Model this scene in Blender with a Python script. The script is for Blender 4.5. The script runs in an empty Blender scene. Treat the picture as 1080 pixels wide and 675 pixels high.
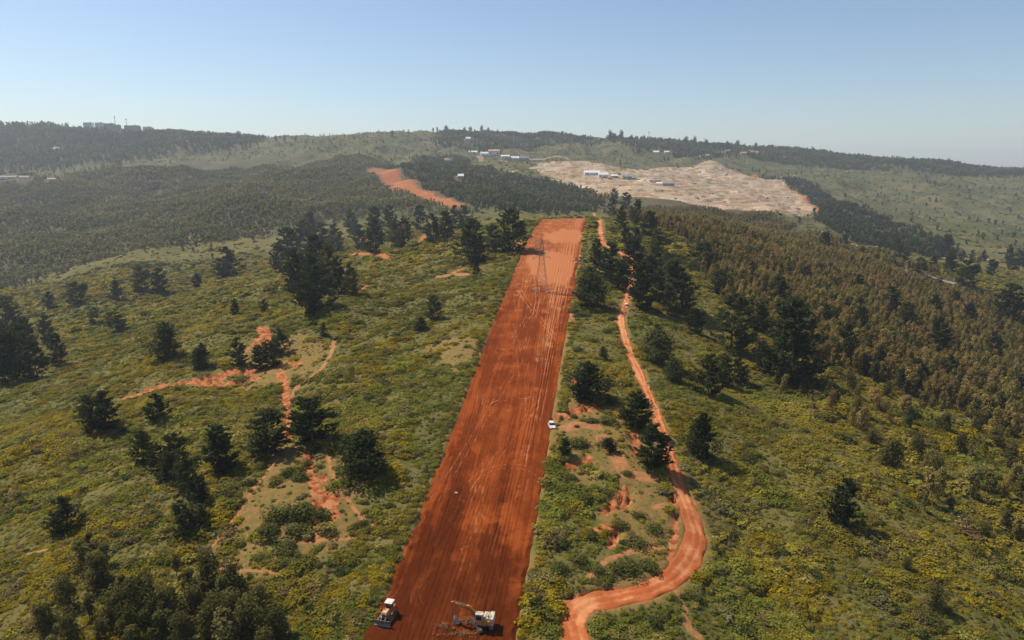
import bpy, bmesh, math, random
import numpy as np
from mathutils import Vector, Matrix

# ======================= camera, sky, sun, exposure =======================
SC = bpy.context.scene
COL = SC.collection
CAM_H = 90.0
cam = bpy.data.cameras.new('camera'); cam_o = bpy.data.objects.new('camera', cam); COL.objects.link(cam_o)
cam_o.location = (0, 0, CAM_H); cam_o.rotation_euler = (math.radians(90 - 12.5), 0, 0)
cam.lens = 24.0; cam.sensor_width = 36.0; cam.clip_start = 1.0; cam.clip_end = 60000
SC.camera = cam_o
SUN_EL, SUN_AZ = 54.0, 300.0          # degrees; azimuth clockwise from +Y (sun stands to the left, a little ahead)
world = bpy.data.worlds.new('World'); SC.world = world; world.use_nodes = True
wn = world.node_tree
for n in list(wn.nodes): wn.nodes.remove(n)
sky = wn.nodes.new('ShaderNodeTexSky'); sky.sky_type = 'NISHITA'; sky.sun_disc = False
sky.sun_elevation = math.radians(SUN_EL); sky.sun_rotation = math.radians(SUN_AZ)
sky.altitude = 100; sky.air_density = 1.0; sky.dust_density = 0.6; sky.ozone_density = 3.0
bg = wn.nodes.new('ShaderNodeBackground'); bg.inputs['Strength'].default_value = 0.093
wo = wn.nodes.new('ShaderNodeOutputWorld')
wn.links.new(sky.outputs[0], bg.inputs['Color']); wn.links.new(bg.outputs[0], wo.inputs['Surface'])
sd = Vector((math.cos(math.radians(SUN_EL)) * math.sin(math.radians(SUN_AZ)), math.cos(math.radians(SUN_EL)) * math.cos(math.radians(SUN_AZ)), math.sin(math.radians(SUN_EL))))
sun = bpy.data.lights.new('sun', 'SUN'); sun.energy = 4.5; sun.angle = math.radians(0.53); sun.color = (1.0, 0.925, 0.79)
sun_o = bpy.data.objects.new('sun', sun); COL.objects.link(sun_o); sun_o.location = (-300, 170, 480)
sun_o.rotation_euler = (-sd).to_track_quat('-Z', 'Y').to_euler()
SC.view_settings.view_transform = 'Standard'; SC.view_settings.look = 'None'
SC.view_settings.exposure = 0.42; SC.view_settings.gamma = 1.0; SC.view_settings.use_curve_mapping = False
SC.cycles.max_bounces = 4; SC.cycles.diffuse_bounces = 2; SC.cycles.glossy_bounces = 2
SC.cycles.transmission_bounces = 3; SC.cycles.transparent_max_bounces = 4; SC.cycles.volume_bounces = 0
SC.cycles.caustics_reflective = False; SC.cycles.caustics_refractive = False
SC.cycles.use_denoising = True

# ======================= plan of the place (world metres) =======================
TA0, TA1, TB0, TB1 = -1.3, 1.3, 4.499810, 9.484177
TAB_ROWS = '''
1.9 1.9 1.9 1.9 1.9 1.9 1.9 1.9 1.9 1.9 1.9 1.9 1.9 1.9 1.9 1.9 1.9 1.6 0.9 0.3 0.4 1.1 2 2.4 2.1 1.4 0.5 -0.7 -2.2 -3.8 -5.5 -7 -7.9 -8.1 -8.2 -8.2 -8.2 -8.2 -8.2 -8.2 -8.2 -8.2 -8.2 -8.2 -8.2 -8.2 -8.2 -8.2 -8.2
1.8 1.8 1.8 1.8 1.8 1.8 1.8 1.8 1.8 1.8 1.8 1.8 1.8 1.8 1.8 1.8 1.8 1.5 0.9 0.3 0.4 1.1 2 2.4 2 1.4 0.4 -0.9 -2.4 -4.1 -5.9 -7.4 -8.3 -8.5 -8.6 -8.6 -8.6 -8.6 -8.6 -8.6 -8.6 -8.6 -8.6 -8.6 -8.6 -8.6 -8.6 -8.6 -8.6
1.6 1.6 1.6 1.6 1.6 1.6 1.6 1.6 1.6 1.6 1.6 1.6 1.6 1.6 1.6 1.6 1.6 1.3 0.8 0.3 0.4 1.1 2 2.4 2 1.3 0.3 -1.1 -2.7 -4.4 -6.3 -7.9 -8.8 -9.1 -9.1 -9.1 -9.1 -9.1 -9.1 -9.1 -9.1 -9.1 -9.1 -9.1 -9.1 -9.1 -9.1 -9.1 -9.1
1.4 1.4 1.4 1.4 1.4 1.4 1.4 1.4 1.4 1.4 1.4 1.4 1.4 1.4 1.4 1.4 1.4 1.2 0.7 0.3 0.4 1.1 2 2.4 2 1.3 0.2 -1.3 -3 -4.8 -6.7 -8.4 -9.3 -9.6 -9.7 -9.7 -9.7 -9.7 -9.7 -9.7 -9.7 -9.7 -9.7 -9.7 -9.7 -9.7 -9.7 -9.7 -9.7
1.3 1.3 1.3 1.3 1.3 1.3 1.3 1.3 1.3 1.3 1.3 1.3 1.3 1.3 1.3 1.3 1.2 1 0.6 0.2 0.4 1.1 2 2.4 2 1.3 0.1 -1.4 -3.2 -5.1 -7.1 -8.9 -9.9 -10.2 -10.2 -10.2 -10.2 -10.2 -10.2 -10.2 -10.2 -10.2 -10.2 -10.2 -10.2 -10.2 -10.2 -10.2 -10.2
1.1 1.1 1.1 1.1 1.1 1.1 1.1 1.1 1.1 1.1 1.1 1.1 1.1 1.1 1.1 1.1 1 0.9 0.5 0.2 0.3 1.1 2 2.4 2 1.3 0 -1.6 -3.5 -5.5 -7.5 -9.3 -10.4 -10.8 -10.8 -10.8 -10.8 -10.8 -10.8 -10.8 -10.8 -10.8 -10.8 -10.8 -10.8 -10.8 -10.8 -10.8 -10.8
0.9 0.9 0.9 0.9 0.9 0.9 0.9 0.9 0.9 0.9 0.9 0.9 0.9 0.9 0.9 0.9 0.9 0.7 0.4 0.2 0.3 1.1 2 2.4 2 1.2 -0.1 -1.8 -3.8 -5.8 -8 -9.8 -11 -11.3 -11.4 -11.4 -11.4 -11.4 -11.4 -11.4 -11.4 -11.4 -11.4 -11.4 -11.4 -11.4 -11.4 -11.4 -11.4
0.7 0.7 0.7 0.7 0.7 0.7 0.7 0.7 0.7 0.7 0.7 0.7 0.7 0.7 0.7 0.7 0.7 0.6 0.3 0.1 0.3 1.1 2 2.4 2 1.2 -0.2 -2 -4.1 -6.2 -8.4 -10.3 -11.5 -11.9 -11.9 -11.9 -11.9 -11.9 -11.9 -11.9 -11.9 -11.9 -11.9 -11.9 -11.9 -11.9 -11.9 -11.9 -11.9
0.5 0.5 0.5 0.5 0.5 0.5 0.5 0.5 0.5 0.5 0.5 0.5 0.5 0.5 0.5 0.5 0.5 0.4 0.2 0.1 0.3 1.1 2 2.4 2 1.2 -0.3 -2.2 -4.3 -6.5 -8.8 -10.8 -12 -12.4 -12.5 -12.5 -12.5 -12.5 -12.5 -12.5 -12.5 -12.5 -12.5 -12.5 -12.5 -12.5 -12.5 -12.5 -12.5
0.3 0.3 0.3 0.3 0.3 0.3 0.3 0.3 0.3 0.3 0.3 0.3 0.3 0.3 0.3 0.3 0.3 0.3 0.1 0.1 0.3 1.1 2 2.4 2 1.2 -0.4 -2.4 -4.6 -6.9 -9.2 -11.3 -12.6 -13 -13.1 -13.1 -13.1 -13.1 -13.1 -13.1 -13.1 -13.1 -13.1 -13.1 -13.1 -13.1 -13.1 -13.1 -13.1
-0.1 -0.1 -0.1 -0.1 -0.1 -0.1 -0.1 -0.1 -0.1 -0.1 -0.1 -0.1 -0.1 -0.1 -0.1 -0.1 -0 -0 -0 -0 0.3 1.1 2 2.4 2 1.1 -0.4 -2.5 -4.8 -7.2 -9.6 -11.8 -13.2 -13.7 -13.9 -13.9 -13.9 -13.9 -13.9 -13.9 -13.9 -13.9 -13.9 -13.9 -13.9 -13.9 -13.9 -13.9 -13.9
-1.1 -1.1 -1.1 -1.1 -1.1 -1.1 -1.1 -1.1 -1.1 -1.1 -1.1 -1.1 -1.1 -1.1 -1.1 -1 -0.9 -0.8 -0.6 -0.3 0.2 1 1.9 2.3 2 1.2 -0.3 -2.5 -4.9 -7.4 -9.9 -12.3 -14.1 -15 -15.5 -15.7 -15.7 -15.7 -15.7 -15.7 -15.7 -15.7 -15.7 -15.7 -15.7 -15.7 -15.7 -15.7 -15.7
-3.1 -3.1 -3.1 -3.1 -3.1 -3.1 -3.1 -3.1 -3.1 -3.1 -3.1 -3.1 -3.1 -3.1 -3 -2.8 -2.5 -2.1 -1.5 -0.8 -0 1 1.8 2.2 2 1.3 -0.1 -2.2 -4.7 -7.4 -10.2 -12.9 -15.2 -17 -18.2 -18.7 -18.8 -18.9 -18.9 -18.9 -18.9 -18.9 -18.9 -18.9 -18.9 -18.9 -18.9 -18.9 -18.9
-5.2 -5.2 -5.2 -5.2 -5.2 -5.2 -5.2 -5.2 -5.2 -5.2 -5.2 -5.2 -5.2 -5.1 -5 -4.6 -4.1 -3.3 -2.3 -1.2 0 1.2 2 2.4 2.3 1.8 0.6 -1.5 -4.1 -7 -10 -13.2 -16.2 -18.9 -21 -21.9 -22.2 -22.3 -22.3 -22.3 -22.3 -22.3 -22.3 -22.3 -22.3 -22.3 -22.3 -22.3 -22.3
-6.6 -6.6 -6.6 -6.6 -6.6 -6.6 -6.6 -6.6 -6.6 -6.6 -6.6 -6.5 -6.5 -6.3 -5.9 -5.3 -4.4 -3.3 -1.8 -0.3 1.2 2.4 3.3 3.7 3.7 3.3 2.2 0.1 -2.6 -5.6 -8.9 -12.4 -16 -19.4 -22.3 -23.9 -24.6 -25 -25.1 -25.1 -25.1 -25.1 -25.1 -25.1 -25.1 -25.1 -25.1 -25.1 -25.1
-7 -7 -7 -7 -7 -7 -7 -7 -7 -7 -7 -6.9 -6.8 -6.3 -5.6 -4.6 -3.2 -1.6 0.2 2 3.6 5 5.9 6.4 6.5 6.2 5 2.9 0.1 -3.1 -6.6 -10.3 -14.3 -18.2 -21.7 -24.2 -25.8 -26.6 -26.9 -26.9 -26.9 -26.9 -26.9 -26.9 -26.9 -26.9 -26.9 -26.9 -26.9
-7.1 -7.1 -7.1 -7.1 -7.1 -7.1 -7.1 -7.1 -7.1 -7.1 -7.1 -7.1 -6.8 -6 -4.8 -3.4 -1.5 0.6 2.8 4.8 6.6 8 9 9.6 9.8 9.5 8.3 6.1 3.2 -0.1 -3.8 -7.8 -12 -16.3 -20.4 -23.9 -26.6 -27.9 -28.3 -28.4 -28.4 -28.4 -28.4 -28.4 -28.4 -28.4 -28.4 -28.4 -28.4
-8.5 -8.5 -8.5 -8.5 -8.5 -8.5 -8.5 -8.5 -8.5 -8.5 -8.5 -8.3 -7.7 -6.4 -4.7 -2.6 -0.2 2.4 5 7.3 9.3 10.8 11.9 12.6 12.9 12.6 11.4 9.2 6.1 2.6 -1.4 -5.7 -10.2 -14.9 -19.5 -23.8 -27.3 -29.3 -30 -30.1 -30.2 -30.2 -30.2 -30.2 -30.2 -30.2 -30.2 -30.2 -30.2
-12.9 -12.9 -12.9 -12.9 -12.9 -12.9 -12.9 -12.9 -12.9 -12.9 -12.7 -12 -10.7 -8.5 -6 -3.2 -0.1 3.2 6.2 8.8 11.1 12.9 14.2 15 15.5 15.2 13.9 11.6 8.3 4.4 0 -4.7 -9.6 -14.6 -19.5 -24.2 -28.3 -31 -32.3 -32.7 -32.7 -32.7 -32.7 -32.7 -32.7 -32.7 -32.7 -32.7 -32.7
-19.2 -19.2 -19.2 -19.2 -19.2 -19.2 -19.2 -19.2 -19.2 -19.1 -18.7 -17.4 -14.9 -11.8 -8.2 -4.5 -0.6 3.2 6.7 9.8 12.5 14.6 16.1 17.2 17.7 17.5 16.1 13.7 10.1 5.7 0.9 -4.3 -9.6 -14.9 -20.1 -25 -29.4 -32.8 -34.9 -35.7 -35.8 -35.8 -35.8 -35.8 -35.8 -35.8 -35.8 -35.8 -35.8
-26.3 -26.3 -26.3 -26.3 -26.3 -26.3 -26.3 -26.3 -26.3 -26.1 -25.3 -23.2 -19.7 -15.4 -10.9 -6.3 -1.5 3 7 10.5 13.6 16.1 18 19.2 19.9 19.7 18.3 15.8 11.9 7.1 1.8 -3.9 -9.7 -15.4 -20.8 -25.9 -30.6 -34.7 -37.6 -38.8 -39.1 -39.1 -39.1 -39.1 -39.1 -39.1 -39.1 -39.1 -39.1
-34.5 -34.5 -34.5 -34.5 -34.5 -34.5 -34.5 -34.5 -34.5 -34.1 -32.6 -29.4 -24.8 -19.6 -14.2 -8.6 -3 2.3 6.9 10.9 14.5 17.3 19.6 21.2 22.1 22 20.7 18.1 14 8.9 3.1 -3.2 -9.6 -15.8 -21.8 -27.2 -32.1 -36.7 -40.3 -42.1 -42.6 -42.7 -42.7 -42.7 -42.7 -42.7 -42.7 -42.7 -42.7
-43.8 -43.8 -43.8 -43.8 -43.8 -43.8 -43.8 -43.8 -43.7 -42.9 -40.4 -35.9 -30.3 -24.3 -18 -11.4 -4.9 1 6.3 11 15 18.4 21 23.1 24.4 24.5 23.3 20.8 16.5 11.1 4.8 -2.1 -9.2 -16.2 -22.8 -28.6 -33.8 -38.7 -42.9 -45.5 -46.4 -46.6 -46.6 -46.6 -46.6 -46.6 -46.6 -46.6 -46.6
-53.7 -53.7 -53.7 -53.7 -53.7 -53.7 -53.7 -53.6 -53.4 -52 -48.3 -42.6 -36.1 -29.3 -22.2 -14.9 -7.7 -1 5.1 10.5 15.2 19.2 22.5 25.3 27.3 27.8 26.8 24.1 19.6 13.7 6.8 -0.7 -8.5 -16.1 -23.3 -29.7 -35.3 -40.5 -45.3 -48.8 -50.4 -50.7 -50.8 -50.8 -50.8 -50.8 -50.8 -50.8 -50.8
-64.1 -64.1 -64.1 -64.1 -64.1 -64.1 -64.1 -64 -63.5 -61.2 -56.2 -49.4 -42 -34.6 -27 -19.3 -11.6 -4.2 2.8 9.3 14.9 19.8 24.2 28 31.1 32.6 31.8 28.8 23.6 16.9 9.3 1.1 -7.1 -15.2 -22.9 -29.9 -36.1 -41.9 -47.4 -52 -54.5 -55.2 -55.3 -55.3 -55.3 -55.3 -55.3 -55.3 -55.3
-73.6 -73.6 -73.6 -73.6 -73.6 -73.6 -73.6 -73.5 -72.5 -69.3 -63.1 -55.5 -47.6 -39.7 -31.8 -23.9 -15.9 -7.9 0 7.6 14.3 20.4 26.1 31.5 36.1 38.5 37.9 34.4 28.3 20.5 12.1 3.4 -5.4 -13.9 -22 -29.7 -36.5 -42.9 -49.1 -54.6 -58.1 -59.3 -59.5 -59.5 -59.5 -59.5 -59.5 -59.5 -59.5
-80.4 -80.4 -80.4 -80.4 -80.4 -80.4 -80.4 -80.2 -78.8 -74.6 -67.7 -59.9 -51.9 -43.9 -36.1 -28.1 -20 -11.4 -2.7 5.7 13.5 21 28.2 35.3 41.5 44.9 44.3 40.1 33.1 24.4 15.1 5.9 -3.2 -12.1 -20.8 -29.1 -36.5 -43.4 -50 -56.2 -60.6 -62.3 -62.7 -62.7 -62.7 -62.7 -62.7 -62.7 -62.7
-85.6 -85.6 -85.6 -85.6 -85.6 -85.6 -85.6 -85.2 -83.3 -78.4 -71.2 -63.3 -55.4 -47.6 -39.8 -32 -23.7 -14.8 -5.7 3.2 11.7 19.8 27.9 35.8 42.7 46.8 46.6 42.7 35.8 27 17.7 8.3 -1.1 -10.3 -19.5 -28.2 -36.1 -43.3 -50.3 -57 -62.2 -64.7 -65.2 -65.3 -65.3 -65.3 -65.3 -65.3 -65.3
-90.1 -90.1 -90.1 -90.1 -90.1 -90.1 -90.1 -89.5 -87 -81.5 -74.1 -66.3 -58.5 -50.8 -43.1 -35.3 -27 -18.1 -9 -0.2 8.1 16 23.4 30.4 36.6 40.8 41.8 39.7 34.6 27.4 19.1 10.1 0.6 -8.8 -18.1 -27.1 -35.3 -42.9 -50.3 -57.4 -63.3 -66.5 -67.5 -67.6 -67.6 -67.6 -67.6 -67.6 -67.6
-94 -94 -94 -94 -94 -94 -93.9 -93 -89.9 -83.8 -76.2 -68.4 -60.6 -53 -45.4 -37.7 -29.4 -20.7 -11.8 -3.2 4.6 11.8 18.2 23.9 29 32.9 35.1 35 32 26.5 19.4 10.7 1.3 -8.1 -17.5 -26.5 -35 -42.9 -50.4 -57.8 -64.2 -68.2 -69.5 -69.7 -69.7 -69.7 -69.7 -69.7 -69.7
-96.5 -96.5 -96.5 -96.5 -96.5 -96.5 -96.4 -95.2 -91.4 -84.7 -76.8 -68.8 -60.9 -53.3 -45.8 -38.1 -30 -21.5 -13 -4.8 2.7 9.5 15.5 20.7 25.1 28.5 30.8 31.5 29.4 24.6 17.9 9.4 -0 -9.5 -18.8 -27.7 -36.1 -43.9 -51.3 -58.7 -65.3 -69.8 -71.4 -71.7 -71.7 -71.7 -71.7 -71.7 -71.7
-97.1 -97.1 -97.1 -97.1 -97.1 -97.1 -96.9 -95.5 -91 -83.9 -75.8 -67.7 -59.7 -52.1 -44.7 -37.1 -29.2 -20.9 -12.6 -4.7 2.6 9.2 15.1 20.2 24.2 26.6 28.4 29.2 27.3 22.5 15.7 7.2 -2.5 -12.1 -21.2 -29.8 -38 -45.5 -52.6 -59.6 -66.2 -71 -72.9 -73.2 -73.2 -73.2 -73.2 -73.2 -73.2
-93.1 -93.1 -93.1 -93.1 -93.1 -93.1 -92.9 -91.2 -86.7 -79.7 -72.1 -64.3 -56.7 -49.3 -42 -34.5 -26.3 -17.8 -9.3 -1.3 6 12.6 18.2 23 26.2 27.5 28.1 28.2 25.9 21 14.1 5.2 -4.9 -14.9 -23.9 -32.2 -40 -47 -53.5 -60 -66.1 -70.8 -72.9 -73.3 -73.3 -73.3 -73.3 -73.3 -73.3
-83.5 -83.5 -83.5 -83.5 -83.5 -83.5 -83.2 -81.7 -77.6 -71.5 -65 -58.3 -51.5 -44.5 -37.4 -29.7 -21 -11.7 -2.4 6.1 13.7 20.3 25.5 29.4 31.5 31.2 30.1 28.8 25.7 20.5 13.4 4 -6.9 -17.6 -26.8 -34.7 -41.9 -48.2 -53.9 -59.5 -64.9 -69.1 -71.2 -71.7 -71.7 -71.7 -71.7 -71.7 -71.7
-72.2 -72.2 -72.2 -72.2 -72.2 -72.2 -72 -70.5 -66.8 -61.6 -56.1 -50.3 -44.1 -37.2 -30 -22 -12.6 -2.4 7.6 16.5 24 30.2 34.4 37 37.7 36.1 33.7 31.1 27.2 21.7 14.3 4.3 -7.5 -19.1 -28.6 -36.3 -43 -48.7 -53.8 -58.5 -63.2 -67 -69 -69.6 -69.7 -69.7 -69.7 -69.7 -69.7
-62.1 -62.1 -62.1 -62.1 -62.1 -62 -61.7 -60.1 -56.2 -51 -45.5 -39.7 -33.1 -25.6 -17.5 -8.8 1.3 12 22.3 30.7 37.1 41.7 44 44.4 43.7 41.6 39 36.1 31.9 26.1 18.3 7.7 -5 -17.4 -27.6 -35.6 -42.3 -48 -52.8 -57.3 -61.6 -65.3 -67.5 -68.2 -68.3 -68.3 -68.3 -68.3 -68.3
-52.4 -52.4 -52.4 -52.4 -52.4 -52.3 -51.9 -49.9 -45.4 -39.6 -33.5 -27.1 -19.5 -10.8 -1.5 8.3 18.9 30 40.1 47.6 52.1 54.4 54.2 52.2 49.9 47.9 45.9 43.2 39 32.8 24.6 13.4 -0 -13.4 -24.3 -33 -40.2 -46.3 -51.2 -55.6 -59.9 -63.8 -66.2 -67 -67.1 -67.1 -67.1 -67.1 -67.1
-41.1 -41.1 -41.1 -41.1 -41.1 -41 -40.4 -38 -32.9 -26.4 -19.7 -12.4 -3.9 5.9 16.2 26.9 37.9 49.1 58.9 65.3 68.2 68.5 66.1 62.1 58.5 56.4 54.9 52.6 48.3 41.6 32.6 20.8 6.6 -7.6 -19.5 -28.8 -36.7 -43.2 -48.4 -52.9 -57.4 -61.4 -64.1 -65 -65.1 -65.1 -65.1 -65.1 -65.1
-27.2 -27.2 -27.2 -27.2 -27.2 -27.1 -26.3 -23.5 -17.8 -10.7 -3.4 4.5 13.7 24.3 35.4 46.5 57.6 68.6 77.9 83.5 85.1 84.1 80.5 75.2 70.7 68.3 66.8 64.6 60 52.5 42.6 30 15 -0 -12.7 -22.8 -31.4 -38.4 -43.9 -48.7 -53.3 -57.6 -60.5 -61.6 -61.8 -61.8 -61.8 -61.8 -61.8
-12.6 -12.6 -12.6 -12.6 -12.6 -12.5 -11.6 -8.3 -2.1 5.4 13.2 21.5 31.2 42.1 53.3 64.5 75.3 85.7 94.6 99.7 101.1 99.9 95.8 90.1 85 82.1 80.3 77.9 72.9 64.4 53.5 40.1 24.5 8.9 -4.5 -15.2 -24.4 -31.9 -37.7 -42.7 -47.4 -51.9 -55.2 -56.4 -56.6 -56.6 -56.6 -56.6 -56.6
1.2 1.2 1.2 1.2 1.2 1.3 2.3 5.9 12.3 20 28 36.4 45.7 55.9 66.3 76.5 86.2 95.5 103.9 110 113.5 114.3 111.4 106.1 101 97.6 95.2 92.2 86.4 76.8 64.9 50.9 35.3 19.7 6.2 -4.9 -14.4 -22.3 -28.2 -33.2 -38.1 -42.7 -46.1 -47.4 -47.6 -47.6 -47.6 -47.6 -47.6
16.9 16.9 16.9 16.9 16.9 17.1 18.2 21.9 28.3 35.8 43.5 51.4 59.5 67.9 76.4 84.6 92.6 100.4 108.2 116.2 123.7 128.5 128.1 124 119.4 115.4 112 107.9 100.9 90.2 77.3 63.1 47.9 33 19.7 8.7 -1 -9 -15.1 -20.2 -25.2 -29.9 -33.5 -35 -35.2 -35.2 -35.2 -35.2 -35.2
45.5 45.5 45.5 45.5 45.5 45.6 46.7 50.2 56 62.9 69.9 76.6 82.9 88.9 94.8 100.8 107 113.4 120.6 129.6 139.5 146.9 148.4 145.6 141.6 137 132.1 126.3 118 106.2 92.6 78.3 63.7 49.3 36.4 25.3 15.5 7.1 0.4 -5.3 -10.9 -16.3 -20.5 -22.2 -22.6 -22.6 -22.6 -22.6 -22.6
94.1 94.1 94.1 94.1 94.1 94.2 95.1 97.9 102.7 108.2 113.7 118.7 122.6 125.5 128.5 132.2 137 142.5 148.7 156.6 165.5 172.4 174.2 172.4 168.9 163.5 156.7 148.7 138.8 126.2 112.3 98 83.6 69.5 56.6 45.4 35.1 25.9 18 10.8 3.7 -3.1 -8.5 -11 -11.5 -11.5 -11.5 -11.5 -11.5
156.2 156.2 156.2 156.2 156.2 156.2 156.9 158.8 162 165.8 169.5 172.3 173.2 172.8 172.4 173 175.4 178.7 182.8 188.6 195.5 201 202.8 201.9 198.8 192.7 184.3 174.6 163.3 150.2 136.2 122 107.6 93.4 80.2 68.1 56.8 46.2 36.7 27.6 18.7 10 3.2 -0.1 -0.9 -1 -1 -1 -1
229.9 229.9 229.9 229.9 229.9 229.9 230.2 231.1 232.5 234.1 235.6 235.9 233.6 229.4 224.8 220.9 218.1 215.9 215.6 218.8 224.6 229.8 232.2 232.2 229.7 223.4 214.4 204.3 192.7 179.6 165.6 151.2 136.5 121.8 107.4 93.4 79.8 66.9 55.4 44.5 33.7 23.3 14.9 10.7 9.7 9.6 9.5 9.5 9.5
294.9 294.9 294.9 294.9 294.9 294.9 294.9 294.8 294.6 294.3 293.9 291.8 286.7 279.2 270.9 262.6 254.2 246.2 241 242 247.5 253.1 256.2 257 255.1 248.8 239.7 229.6 218.2 205.2 191.2 176.6 161.3 145.6 129.7 113.4 97.2 81.9 68.5 56 43.7 31.8 22.1 17.1 15.8 15.6 15.6 15.6 15.6
318 318 318 318 318 318 317.9 317.4 316.5 315.5 314.2 311.3 304.9 296 286.3 276.1 265.5 255.1 248.1 248.4 254.2 260.4 263.7 264.9 263.1 256.8 247.5 236.9 225.2 212.2 198.2 183.1 166.8 149.7 132.3 114.3 96.4 79.7 65.2 52 39 26.4 16 10.4 8.8 8.7 8.7 8.7 8.7
301.1 301.1 301.1 301.1 301.1 301.1 301 300.7 300.1 299.3 298.4 295.7 289.6 281.2 272.2 262.9 253.2 243.8 237.9 239.1 245.7 252.2 255.5 256.3 254.4 248 238.2 226.7 214.3 201.1 187.1 171.6 153.9 135.2 116.4 97.5 78.9 61.7 47.1 34 21.1 8.6 -1.9 -7.8 -9.5 -9.7 -9.7 -9.7 -9.7
268.7 268.7 268.7 268.7 268.7 268.7 268.7 268.6 268.4 268.2 267.7 265.7 260.5 253.4 245.8 238.1 230.2 222.7 218.4 220.7 227.4 233.8 236.7 237 234.9 228.7 218.9 207.1 194.6 181.8 168.4 153 135 115.6 96.4 77.7 59.4 42.7 28.6 16.2 4.2 -7.6 -17.6 -23.4 -25.2 -25.4 -25.4 -25.4 -25.4
229.9 229.9 229.9 229.9 229.9 229.9 229.9 229.9 229.9 229.9 229.6 228.1 224 218.4 212.5 206.3 199.9 193.9 190.5 192.6 198.3 203.4 205.4 205.1 203 197.7 189.2 178.8 167.7 156.7 145.2 131.6 115.3 97.8 80.4 63.5 47.2 32.2 19.8 9.1 -1.2 -11.3 -19.9 -25 -26.7 -26.9 -26.9 -26.9 -26.9
188.6 188.6 188.6 188.6 188.6 188.6 188.6 188.6 188.6 188.6 188.5 187.4 184.5 180.5 176.2 171.5 166.5 161.7 158.9 160.1 164.1 167.6 168.5 167.5 165.4 161.3 154.7 146.5 137.8 129.1 120 109.1 95.6 81 66.4 52.3 38.5 26 15.9 7.3 -0.9 -8.9 -15.8 -20 -21.3 -21.4 -21.4 -21.4 -21.4
147.6 147.6 147.6 147.6 147.6 147.6 147.6 147.6 147.6 147.6 147.5 146.9 145.2 142.8 140.1 136.9 133.2 129.6 127.2 127.6 129.9 131.6 131.4 129.8 127.7 124.7 120.2 114.2 107.8 101.5 94.9 86.7 76.2 64.6 53 41.6 30.5 20.6 12.7 6.3 0.3 -5.5 -10.6 -13.7 -14.7 -14.8 -14.8 -14.8 -14.8
112.7 112.7 112.7 112.7 112.7 112.7 112.7 112.7 112.7 112.7 112.7 112.4 111.7 110.7 109.4 107.4 104.8 102.1 100.1 99.9 100.6 100.9 99.6 97.5 95.4 93.4 90.5 86.4 82 77.8 73.4 67.6 59.8 51 42.2 33.9 25.8 18.8 13.5 9.5 5.8 2.2 -0.9 -2.8 -3.4 -3.5 -3.5 -3.5 -3.5
94 94 94 94 94 94 94 94 94 94 94 94 93.8 93.6 93 91.6 89.5 87.1 85.3 84.6 84.6 84 82.1 79.6 77.4 75.9 73.8 70.6 67.2 64.3 61.3 57.2 51.5 44.9 38.8 33.9 29.8 26.5 24.4 23.3 22.4 21.5 20.8 20.3 20.2 20.2 20.2 20.2 20.2
89.3 89.3 89.3 89.3 89.3 89.3 89.3 89.3 89.3 89.3 89.3 89.3 89.3 89.2 88.7 87.4 85.3 82.9 81 80.2 79.9 79.1 76.9 74 71.7 70.2 68.1 65 61.9 59.5 57.3 54.3 50 45.2 41.6 40.6 41.1 42.3 44.1 46.3 48.5 50.7 52.7 54 54.5 54.5 54.5 54.5 54.5
88.8 88.8 88.8 88.8 88.8 88.8 88.8 88.8 88.8 88.8 88.8 88.8 88.8 88.7 88.3 86.8 84.5 81.9 79.9 79 78.7 77.8 75.4 72.3 69.8 68.2 65.9 62.6 59.5 57.4 55.8 53.7 50.7 47.5 46.4 49.3 54.8 60.7 66.5 72 77.5 82.9 87.7 90.9 92 92.1 92.1 92.1 92.1
88.7 88.7 88.7 88.7 88.7 88.7 88.7 88.7 88.7 88.7 88.7 88.7 88.6 88.6 88.1 86.5 84 81.2 79 78.1 77.8 76.8 74.2 70.9 68.2 66.4 64 60.5 57.3 55.6 54.6 53.3 51.5 49.9 51.2 58 68.3 79 88.7 97.6 106.2 114.7 122.2 127.2 128.9 129.2 129.2 129.2 129.2
88 88 88 88 88 88 88 88 88 88 88 88 88 87.9 87.3 85.7 83.1 80.3 78.1 77.1 76.8 75.7 73 69.4 66.4 64.6 62 58.2 54.9 53.4 52.9 52.4 51.7 51.4 54.6 64.7 78.9 93.3 106 117.4 128.3 139 148.6 154.8 157 157.3 157.3 157.3 157.3
85.8 85.8 85.8 85.8 85.8 85.8 85.8 85.8 85.8 85.8 85.8 85.8 85.8 85.7 85.2 83.8 81.4 78.9 76.9 76 75.7 74.5 71.5 67.6 64.4 62.4 59.7 55.6 52.1 50.7 50.4 50.3 50.1 50.6 54.6 65.9 81.4 96.9 110.2 121.7 132.5 143.2 152.7 158.9 161 161.3 161.3 161.3 161.3
82.4 82.4 82.4 82.4 82.4 82.4 82.4 82.4 82.4 82.4 82.4 82.4 82.4 82.3 81.9 80.8 79 77 75.4 74.7 74.4 73.2 69.9 65.7 62.2 60 57 52.6 48.8 47.3 47.1 47 47.1 47.6 51.6 62.2 76.8 91.2 102.9 112.3 121 129.5 137.1 142.1 143.8 144 144 144 144
78.5 78.5 78.5 78.5 78.5 78.5 78.5 78.5 78.5 78.5 78.5 78.5 78.5 78.5 78.2 77.4 76.2 74.9 73.8 73.4 73.1 71.7 68.2 63.6 59.9 57.5 54.2 49.4 45.3 43.7 43.5 43.5 43.5 44 47.5 57 70 82.4 91.8 98.7 104.6 110.3 115.4 118.7 119.8 120 120 120 120
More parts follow.
